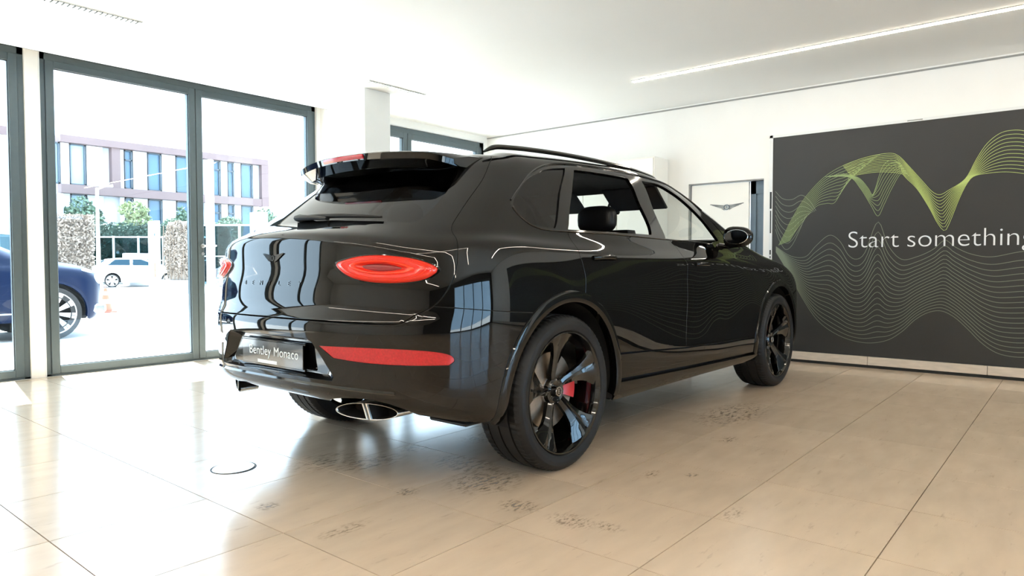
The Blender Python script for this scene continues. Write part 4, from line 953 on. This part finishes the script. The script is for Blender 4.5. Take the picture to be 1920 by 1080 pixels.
# ---- white cabinet in the corner behind the car
cb=MB().box(7.18,XW-.004,3.83,5.3,.0,2.27,.003).build('tall_cabinet',M['door_white'],label='tall white cabinet against the wall behind the car',cat='cabinet')
for y0 in (3.845,4.33,4.815): MB().box(7.166,7.18,y0,y0+.475,.08,2.255,.003).build('cabinet_door',M['door_white'],cb)
# ---- round floor socket lid
fs=MB(); fs.lathe([(0,.0005),(.004,.0005),(.004,.098),(.001,.102),(.0,.102)],(1.765,3.31,0),axis='z',n=48); so=fs.build('floor_socket',M['steel'],label='small round floor socket lid on the bright tiles left of the car',cat='floor socket')
fs=MB(); fs.lathe([(.0012,.103),(.0016,.110),(0,.110)],(1.765,3.31,0),axis='z',n=48); fs.build('seal_ring',M['gasket'],so)
# threshold strip outside the glass
struct(MB().box(XB,5.5,YW+.13,YW+.6,-.12,-.01),'trim_4',M['concrete'])
# ================================================================== OUTDOORS
GZ=-.06
struct(MB().box(-40,90,YW+.6,140,GZ-.2,GZ),'ground_outside',M['asphalt'])
struct(MB().box(-25,25,-40,YN-.2,GZ-.2,GZ),'ground_near',M['asphalt'])
# ---- far building, facade plane Y=50
def building():
    Y=50.0; r=MB().box(15.6,29.6,Y+.3,Y+14,0,9.0).build('office_building',M['bwhite'],label='long modern building with red-brown frame, white panels and blue windows',cat='building')
    MB().box(15.4,29.75,Y-.35,Y+14,8.80,9.25).build('roof_fascia',M['brown'],r)
    MB().box(29.15,29.75,Y-.37,Y+1.2,5.58,8.79).build('end_frame',M['brown'],r)
    MB().box(15.4,29.14,Y-.35,Y+.4,5.60,6.15).build('floor_band',M['brown'],r)
    MB().box(18.42,18.95,Y-.20,Y+.35,6.15,8.80).build('brown_pier',M['brown'],r)
    cols=[('w',15.0,15.45,'l'),('p',15.52,16.0),('w',16.03,16.93,'l'),('p',17.0,17.95),('p',18.97,19.25),('w',19.3,19.78,'d'),('p',19.85,20.75),('w',20.8,21.7,'d'),('p',21.75,22.68),('w',22.73,23.65,'d'),('p',23.68,24.35),
          ('p',24.75,25.40),('w',25.46,25.98,'d'),('p',26.05,26.56),('w',26.6,27.08,'d'),('p',27.1,27.62),('w',27.66,28.60,'b'),('p',28.65,29.15)]
    for z0,z1 in ((6.17,8.78),(2.9,5.58)):
        for c in cols:
            if c[0]=='p': MB().box(c[1],c[2],Y+.05,Y+.32,z0,z1).build('facade_panel',M['bwhite'],r)
            else:
                f=MB(); a,b=c[1],c[2]; f.box(a,a+.06,Y+.02,Y+.3,z0,z1); f.box(b-.09,b,Y+.02,Y+.3,z0,z1); f.box(a,b,Y+.02,Y+.3,z0,z0+.08); f.box(a,b,Y+.02,Y+.3,z1-.08,z1)
                if c[3]=='d' and b-a<.6: f.box(a,b,Y+.02,Y+.3,z1-.72,z1-.62)
                w_=f.build('window_frame',M['bframe'],r)
                MB().box(a+.05,b-.08,Y+.16,Y+.2,z0+.07,z1-.07).build('window_pane',M['bglass_l'] if c[3]=='l' else M['bglass'],w_)
    o=MB().box(10.0,15.3,60,72,0,10.4).build('rear_building',M['bwhite'],label='pale block rising behind the left end of the long building',cat='building')
    MB().box(9.9,15.45,59.8,72,10.4,11.0).build('roof_fascia',M['brown'],o)
    for x in (10.6,12.2,13.8): MB().box(x,x+.9,59.9,60.1,6.5,9.0).build('window_pane',M['bglass'],o)
building()
# ---- foliage
def leaves(name,blobs,n,size,m,parent):
    """blobs: ((x,y,z),(rx,ry,rz)); leaf quads scattered inside, built as one mass"""
    V=[];F=[]
    tot=sum(b[1][0]*b[1][1]*b[1][2] for b in blobs)
    for c,r in blobs:
        k=int(n*r[0]*r[1]*r[2]/tot)
        D=rng.normal(size=(k,3)); D/=np.linalg.norm(D,axis=1,keepdims=True); rad=rng.uniform(.55,1.0,(k,1))**.6; P=np.array(c)+D*rad*np.array(r)
        A=rng.normal(size=(k,3)); A/=np.linalg.norm(A,axis=1,keepdims=True); B=np.cross(A,rng.normal(size=(k,3))); B/=np.linalg.norm(B,axis=1,keepdims=True); s=size*rng.uniform(.6,1.3,(k,1))
        n0=len(V); Q=np.stack([P-A*s,P+B*s*.5,P+A*s,P-B*s*.5],1).reshape(-1,3); V+=Q.tolist(); F+=[(n0+4*i,n0+4*i+1,n0+4*i+2,n0+4*i+3) for i in range(k)]
    me=bpy.data.meshes.new(name); me.from_pydata(V,[],F); me.materials.append(m); o=bpy.data.objects.new(name,me); COL.objects.link(o); o.parent=parent
    o['kind']='stuff'; return o
def tree(x,y,h,blobs,m,lab,n=2600,size=.13,cat='tree',name='tree'):
    r=empty(name,(x,y,GZ),label=lab,cat=cat,group='trees before the office building')
    t=MB(); t.tube([(0,0,0),(.05,.03,h*.35),(-.04,.02,h*.7)],[.14,.10,.05],n=8)
    for a in range(4): t.tube([(0,.02,h*(.35+.07*a)),(.5*math.cos(a*1.7),.5*math.sin(a*1.7),h*(.55+.08*a))],[.05,.02],n=6)
    t.build('trunk',M['bark'],r)
    leaves('foliage',blobs,n,size,m,r)
tree(16.2,48.4,5.0,[((-.7,0,3.2),(1.0,1.0,1.5)),((.4,0,3.7),(.8,.9,1.2)),((-.1,0,4.6),(.7,.7,.8))],M['leaf'],'pale green tree before the left end of the long building')
tree(18.6,47.0,5.4,[((0,0,4.6),(.9,.8,.55)),((.35,0,3.6),(.9,.8,.9)),((-.3,0,3.0),(.9,.8,.9))],M['leaf_y'],'yellow-green tree in front of the brown pier of the building')
tree(20.6,45.2,4.6,[((-.3,0,3.0),(.8,.8,1.1)),((.4,0,3.5),(.8,.8,.9)),((.2,0,4.4),(.35,.3,.5))],M['leaf'],'small green tree with a pointed top right of the yellow-green one')
tree(22.9,43.6,4.4,[((0,0,2.9),(1.2,.9,1.1)),((.4,0,3.6),(.8,.8,.7))],M['leaf'],'bushy green tree behind the white gate post')
tree(21.2,35.0,4.0,[((0,0,2.8),(1.2,.8,1.0)),((-.5,0,3.4),(.6,.6,.8))],M['leaf'],'green tree behind the mesh fence seen through the right door leaf')
tree(27.5,44.0,4.8,[((0,0,3.0),(2.2,1.3,1.2)),((1.5,0,3.5),(1.2,1,.9))],M['leaf'],'wide green tree at the right beyond the last fence post',n=3600)
def hedge(x0,y0,x1,y1,z0,z1,th,m,lab,n=6000,name='hedge',size=.1):
    L=math.hypot(x1-x0,y1-y0); a=math.atan2(y1-y0,x1-x0); r=empty(name,(x0,y0,GZ),a,label=lab,cat='hedge',group='hedges beyond the forecourt')
    MB().box(.1,L-.1,-th*.35,th*.35,z0,z1-.15).build('hedge_core',m,r)
    P=np.stack([rng.uniform(0,L,n),rng.uniform(-th/2,th/2,n),rng.uniform(z0,z1,n)],1); q=rng.uniform(size=n)
    P[q<.5,1]=-th/2+rng.normal(size=(q<.5).sum())*.05; A=rng.normal(size=(n,3)); A/=np.linalg.norm(A,axis=1,keepdims=True); B=np.cross(A,rng.normal(size=(n,3))); B/=np.linalg.norm(B,axis=1,keepdims=True); s=size
    Q=np.stack([P-A*s,P+B*s*.5,P+A*s,P-B*s*.5],1).reshape(-1,3); me=bpy.data.meshes.new('foliage'); me.from_pydata(Q.tolist(),[],[(4*i,4*i+1,4*i+2,4*i+3) for i in range(n)]); me.materials.append(m)
    o=bpy.data.objects.new('foliage',me); COL.objects.link(o); o.parent=r; o['kind']='stuff'
hedge(14.8,44.0,21.3,39.6,0,3.5,.8,M['leaf_dark'],'tall dark green hedge behind the white framed fence')
hedge(11.2,41.4,14.0,40.4,0,3.7,.9,M['dry'],'dry brownish hedge behind the dark blue suv')
hedge(22.5,39.5,30,34.5,0,3.4,.9,M['leaf'],'mid green hedge behind the mesh fence')
# ---- pale retaining wall above the left hedge
tag(MB().box(10.8,15.0,48.0,48.4,GZ,5.4,.05).build('garden_wall',M['concrete'],label='pale wall rising behind the dark green hedge',cat='wall'))
# ---- white framed fence behind the white car
def fence(P0,P1,h,nb,lab,m=M['fence_m'],pm=M['mesh_panel'],name='panel_fence'):
    L=math.hypot(P1[0]-P0[0],P1[1]-P0[1]); a=math.atan2(P1[1]-P0[1],P1[0]-P0[0]); r=empty(name,(*P0,GZ),a,label=lab,cat='fence',group='fences beyond the forecourt')
    for k in range(nb+1): MB().box(L*k/nb-.05,L*k/nb+.05,-.05,.05,0,h,.008).build('post',m,r)
    for k in range(nb):
        x0,x1=L*k/nb+.05,L*(k+1)/nb-.05
        f=MB(); f.box(x0,x1,-.025,.025,h-.09,h-.01); f.box(x0,x1,-.025,.025,.08,.15); f.box(x0,x1,-.02,.02,h*.5-.02,h*.5+.02); fr=f.build('rail',m,r)
        g=MB(); n=max(3,int((x1-x0)/.16))
        for i in range(1,n): g.box(x0+(x1-x0)*i/n-.008,x0+(x1-x0)*i/n+.008,-.008,.008,.15,h-.09)
        MB().box(x0,x1,.004,.010,.15,h-.09).build('mesh_panel',pm,r)
fence((14.2,41.8),(18.8,37.2),2.66,5,'white framed fence behind the white hatchback')
fence((15.2,31.2),(21.2,24.6),2.95,5,'pale blue mesh fence beyond the right door leaf')
fence((7.0,33.0),(10.8,38.4),2.5,5,'pale fence panels behind the dark blue suv')
tag(MB().box(14.6,15.7,37.6,38.4,GZ,1.62,.03).build('utility_box',M['white_paint'],label='white box standing at the fence above the white hatchback',cat='box'))
# ---- gate pier: white post, concrete planter and dry climber
tag(MB().box(11.80,11.93,27.7,28.5,GZ,2.74,.01).build('gate_post',M['white_paint'],label='tall flat white gate post left of the dry climbing plant',cat='post'))
g_=MB().box(11.78,11.797,27.86,27.96,.55,1.1).build('red_marker',M['cone_red'],bpy.data.objects['gate_post']); 
MB().box(11.78,11.797,27.85,27.95,2.15,2.25).build('sign_dot',M['bframe'],bpy.data.objects['gate_post'])
MB().prism([(11.93,27.72),(12.28,25.9),(12.8,26.1),(12.5,28.4),(11.93,28.4)],'z',GZ,.44).build('planter',M['concrete'],label='low blue-grey concrete planter at the foot of the gate post',cat='planter')
def climber():
    r=empty('climbing_plant',(12.26,27.0,.445),label='dry brown climbing plant covering the wall above the concrete planter',cat='plant')
    MB().prism([(-.12,.5),(.12,-.9),(.4,-.85),(.15,.8)],'z',0,2.25).build('trellis',M['dry'],r)
    st=MB()
    for k in range(9):
        t=k/8; st.tube([(-.24+.32*t,.6-1.6*t,0),(-.27+.32*t+.02*math.sin(k*3),.6-1.6*t,.9),(-.24+.32*t,.62-1.6*t+.06*math.sin(k*5),2.1)],.02,n=5)
    st.build('stem',M['bark'],r)
    leaves('foliage',[((-.10,.4,1.15),(.16,.4,1.1)),((-.02,-.1,1.2),(.16,.5,1.15)),((.10,-.6,1.15),(.16,.4,1.1))],5200,.05,M['dry'],r)
climber()
tag(MB().box(15.9,16.3,27.3,28.1,GZ,3.3,.02).build('gate_pier',M['white_paint'],label='bright white gate pier rising above the tail of the black suv',cat='post'))
tag(MB().box(11.50,11.68,22.9,23.2,GZ,4.6,.02).build('sign_pylon',M['white_paint'],label='tall narrow white pylon just right of the door handle',cat='sign'))
# ---- lamp post
lp=empty('lamp_post',(11.9,33.9,GZ),label='slim white lamp post behind the nose of the dark blue suv',cat='lamp post')
MB().lathe([(0,.16),(.3,.15),(.32,.09),(4.5,.06),(4.52,.001)],(0,0,0),axis='z',n=16).build('pole',M['white_paint'],lp,smooth=.5)
MB().tube([(0,0,4.45),(.25,-.2,4.6),(.5,-.4,4.62)],[.04,.04,.06],n=8).build('lamp_arm',M['white_paint'],lp)
# ---- traffic cone
cn=empty('traffic_cone',(6.22,17.35,GZ),label='orange-red traffic cone with white bands by the nose of the blue suv',cat='cone')
MB().box(-.19,.19,-.19,.19,0,.035,.015).build('base',M['cone_red'],cn)
MB().lathe([(.035,.14),(.56,.03),(.57,.001)],(0,0,0),axis='z',n=24).build('cone_body',M['cone_red'],cn,smooth=.5)
for a,b in ((.20,.30),(.40,.48)):
    r_=lambda z:.14-(z-.035)*.21+.003
    MB().lathe([(a,r_(a)),(b,r_(b))],(0,0,0),axis='z',n=24).build('white_band',M['white_paint'],cn,smooth=True)
tag(MB().box(-4,16,-19,-18,GZ,6.5,.05).build('blue_reflection_block',M['bglass_l'],label='added blue-grey block across the near-side forecourt, seen only as a blue reflection',cat='building'))  # out-of-view block added to give the car's side a blue reflection
# ---- outdoor cars: the same builder, other proportions
def out_car(name,loc,rz,sc3,paint,label,detail=False,dark_glass=True,wr=.39,wheel_style=9):
    r=empty(name,loc,rz,label=label,cat='car'); sx,sy,sz=sc3
    us=np.linspace(-NU,NU,265); vv=np.linspace(0,NV-1e-3,77); A,B=np.meshgrid(us,vv); P=S(A,B)
    if detail: P[...,0]=np.where(P[...,0]>3.55,3.55+(P[...,0]-3.55)*.62,P[...,0])
    rr,c=A.shape; body=[];gl=[]
    cu=(A[:-1,:-1]+A[1:,1:])/2; cv=(B[:-1,:-1]+B[1:,1:])/2; C_=(P[:-1,:-1]+P[1:,1:])/2
    for i in range(rr-1):
        for j in range(c-1):
            x,y,z=C_[i,j]; f=(i*c+j,i*c+j+1,(i+1)*c+j+1,(i+1)*c+j)
            if abs(y)>.55 and min((x-AR[0])**2,(x-AF[0])**2)+(z-AR[1])**2<.455**2 and z<1.0: continue
            v=cv[i,j]; u=abs(cu[i,j])
            side=12.0<v<14.9 and 7.6+(v-12)*.5<u<25.8 and -.22+(v-12)*.13<x<2.3 and not (.98<x<1.12)
            glass=side or (12.4<v<15.6 and u>28.0) or (11.6<v<15 and u<4.6)
            (gl if glass else body).append(f)
    V=(P*np.array([sx,sy,sz])).reshape(-1,3).tolist()
    for nm,F,m in (('body',body,paint),('windows',gl,M['far_glass'])):
        me=bpy.data.meshes.new(nm); me.from_pydata(V,[],F); me.materials.append(m); me.polygons.foreach_set('use_smooth',[True]*len(F))
        import bmesh
        bm=bmesh.new(); bm.from_mesh(me); bmesh.ops.delete(bm,geom=[v for v in bm.verts if not v.link_faces],context='VERTS'); bm.to_mesh(me); bm.free()
        o=bpy.data.objects.new(nm,me); COL.objects.link(o); o.parent=r
    MB().box(-.7*sx,3.7*sx,-.60*sy,.60*sy,.26*sz,1.0*sz,.05).build('underbody',M['dark'],r)
    for x in (0,WB):
        for s_ in (-1,1):
            c3=(x*sx,s_*.86*sy,wr*.99); w_=MB(); w_.lathe([(-.12,.6*wr),(-.12,wr*.97),(-.09,wr),(.09,wr),(.125,wr*.95),(.13,wr*.80),(.11,wr*.76)],c3,n=48); wo=w_.build('wheel',M['rubber'],r,smooth=.5)
            al=MB(); d=s_
            al.lathe([(d*.128,wr*.80),(d*.13,wr*.76),(d*.10,wr*.74),(-d*.05,wr*.72)],c3,n=48)
            for k in range(wheel_style*2):
                t=2*PI*k/(wheel_style*2)+(.09 if k%2 else -.09); a,b=math.cos(t),math.sin(t); wv=.020 if wheel_style>6 else .04
                q=lambda rad,off,dep:(c3[0]+rad*a-off*b,c3[1]+d*dep,c3[2]+rad*b+off*a)
                al.loft([[q(.05,-wv*.6,.10),q(.05,wv*.6,.10),q(.05,wv*.6,.06),q(.05,-wv*.6,.06)],[q(wr*.77,-wv,.125),q(wr*.77,wv,.125),q(wr*.77,wv,.09),q(wr*.77,-wv,.09)]])
            al.lathe([(d*.115,.001),(d*.115,.05),(d*.08,.07),(d*.05,.07)],c3,n=20)
            al.build('alloy_rim',M['alloy'],wo,smooth=.4)
            dk=MB(); dk.lathe([(d*.03,.001),(d*.03,wr*.74)],c3,n=24); dk.build('rim_back',M['dark'],wo)
    for cx_,cz_ in (AR,AF):
        for s_ in (-1,1):
            rings=[]
            for t in np.linspace(-.15,PI+.15,36):
                ring=[]
                for R_,o_ in ((.44,-.05),(.44,.006),(.475,.010),(.475,-.02)):
                    u,v=XZ(cx_+R_*math.cos(t),max(.29,cz_+R_*math.sin(t)),8 if cx_<1 else 12); ring.append(tuple((S(u*-s_,v)+SN(u*-s_,v)*o_)*np.array(sc3)))
                rings.append(ring)
            MB().loft(rings).build('arch_lip',paint,r,smooth=.5)
    for s_ in (-1,1):
        def pan(nm,L,m,o_=.006):
            L=mirror(L) if s_>0 else L; U=np.array([p[0] for p in L]); Vv=np.array([p[1] for p in L]); sq=lambda W_:np.stack([np.where(W_[:,0]>3.55,3.55+(W_[:,0]-3.55)*.62,W_[:,0]) if detail else W_[:,0],W_[:,1],W_[:,2]],1); Q=sq(S(U,Vv)+SN(U,Vv)*o_)*np.array(sc3); Q2=sq(S(U,Vv)-SN(U,Vv)*.01)*np.array(sc3)
            MB().loft([[tuple(p) for p in Q2],[tuple(p) for p in Q]]).build(nm,m,r)
        pan('head_lamp',[(27.6+1.1*math.cos(t),7.3+.65*math.sin(t)) for t in np.linspace(0,2*PI,20,endpoint=False)],M['head_lens'],.012)
        pan('tail_lamp',[(5.6+1.6*math.cos(t),7.6+.55*math.sin(t)) for t in np.linspace(0,2*PI,20,endpoint=False)],M['red_lens'])
        if detail:
            for x0_ in (.15,1.385,2.64):
                L=[XZ(x0_+ (.0 if z<1 else -.02),z,8) for z in np.linspace(.5,1.15,10)]
                MB().tube([tuple((S(u*-s_,v)+SN(u*-s_,v)*.001)*np.array(sc3)) for u,v in L],.004,n=6).build('door_gap',M['gasket'],r)
            MB().tube([tuple((S(u,v)+SN(u,v)*.006)*np.array(sc3)) for u,v in [XZ(x,.40+.02*0,8) for x in np.linspace(.6,2.6,9)]],.012,n=6).build('chrome_strip',M['chrome'],r) if s_<0 else None
            MB().box((2.03-.05)*sx,(2.03+.06)*sx,s_*1.0*sy-.11*(s_<0),s_*1.0*sy+.11*(s_>0),1.15*sz,1.29*sz,.03).build('side_mirror',paint,r)
            gm=MB(); gm.loft([[(3.86*sx,y,z) for y,z in ((-.45,.55),(.45,.55),(.5,.9),(-.5,.9))],[(3.90*sx,y,z) for y,z in ((-.42,.58),(.42,.58),(.47,.87),(-.47,.87))]])
            if s_<0: gm.build('front_grille',M['chrome'],r)
            MB().ellipsoid((3.70,s_*.80,.87),(.13,.10,.075),16,10).build('round_head_lamp',M['head_lens'],r,smooth=True)
            MB().box(3.60,3.82,s_*.72,s_*.93,.36,.50,.03).build('bumper_vent',M['chrome'],r)
    return r
out_car('blue_suv',(.36,12.55,GZ),0,(1,1,1),M['blue_paint'],'dark blue suv with multi spoke wheels parked outside the window',detail=True)
out_car('white_hatchback',(13.55,37.0,GZ),-.32,(.80,.86,.86),M['white_car'],'white hatchback parked far off beyond the forecourt',wr=.32,wheel_style=5)
out_car('dark_saloon',(13.3,24.2,GZ),-.25,(.85,.86,.80),M['navy_car'],'dark car half hidden behind the tail of the black suv',wr=.33,wheel_style=5)
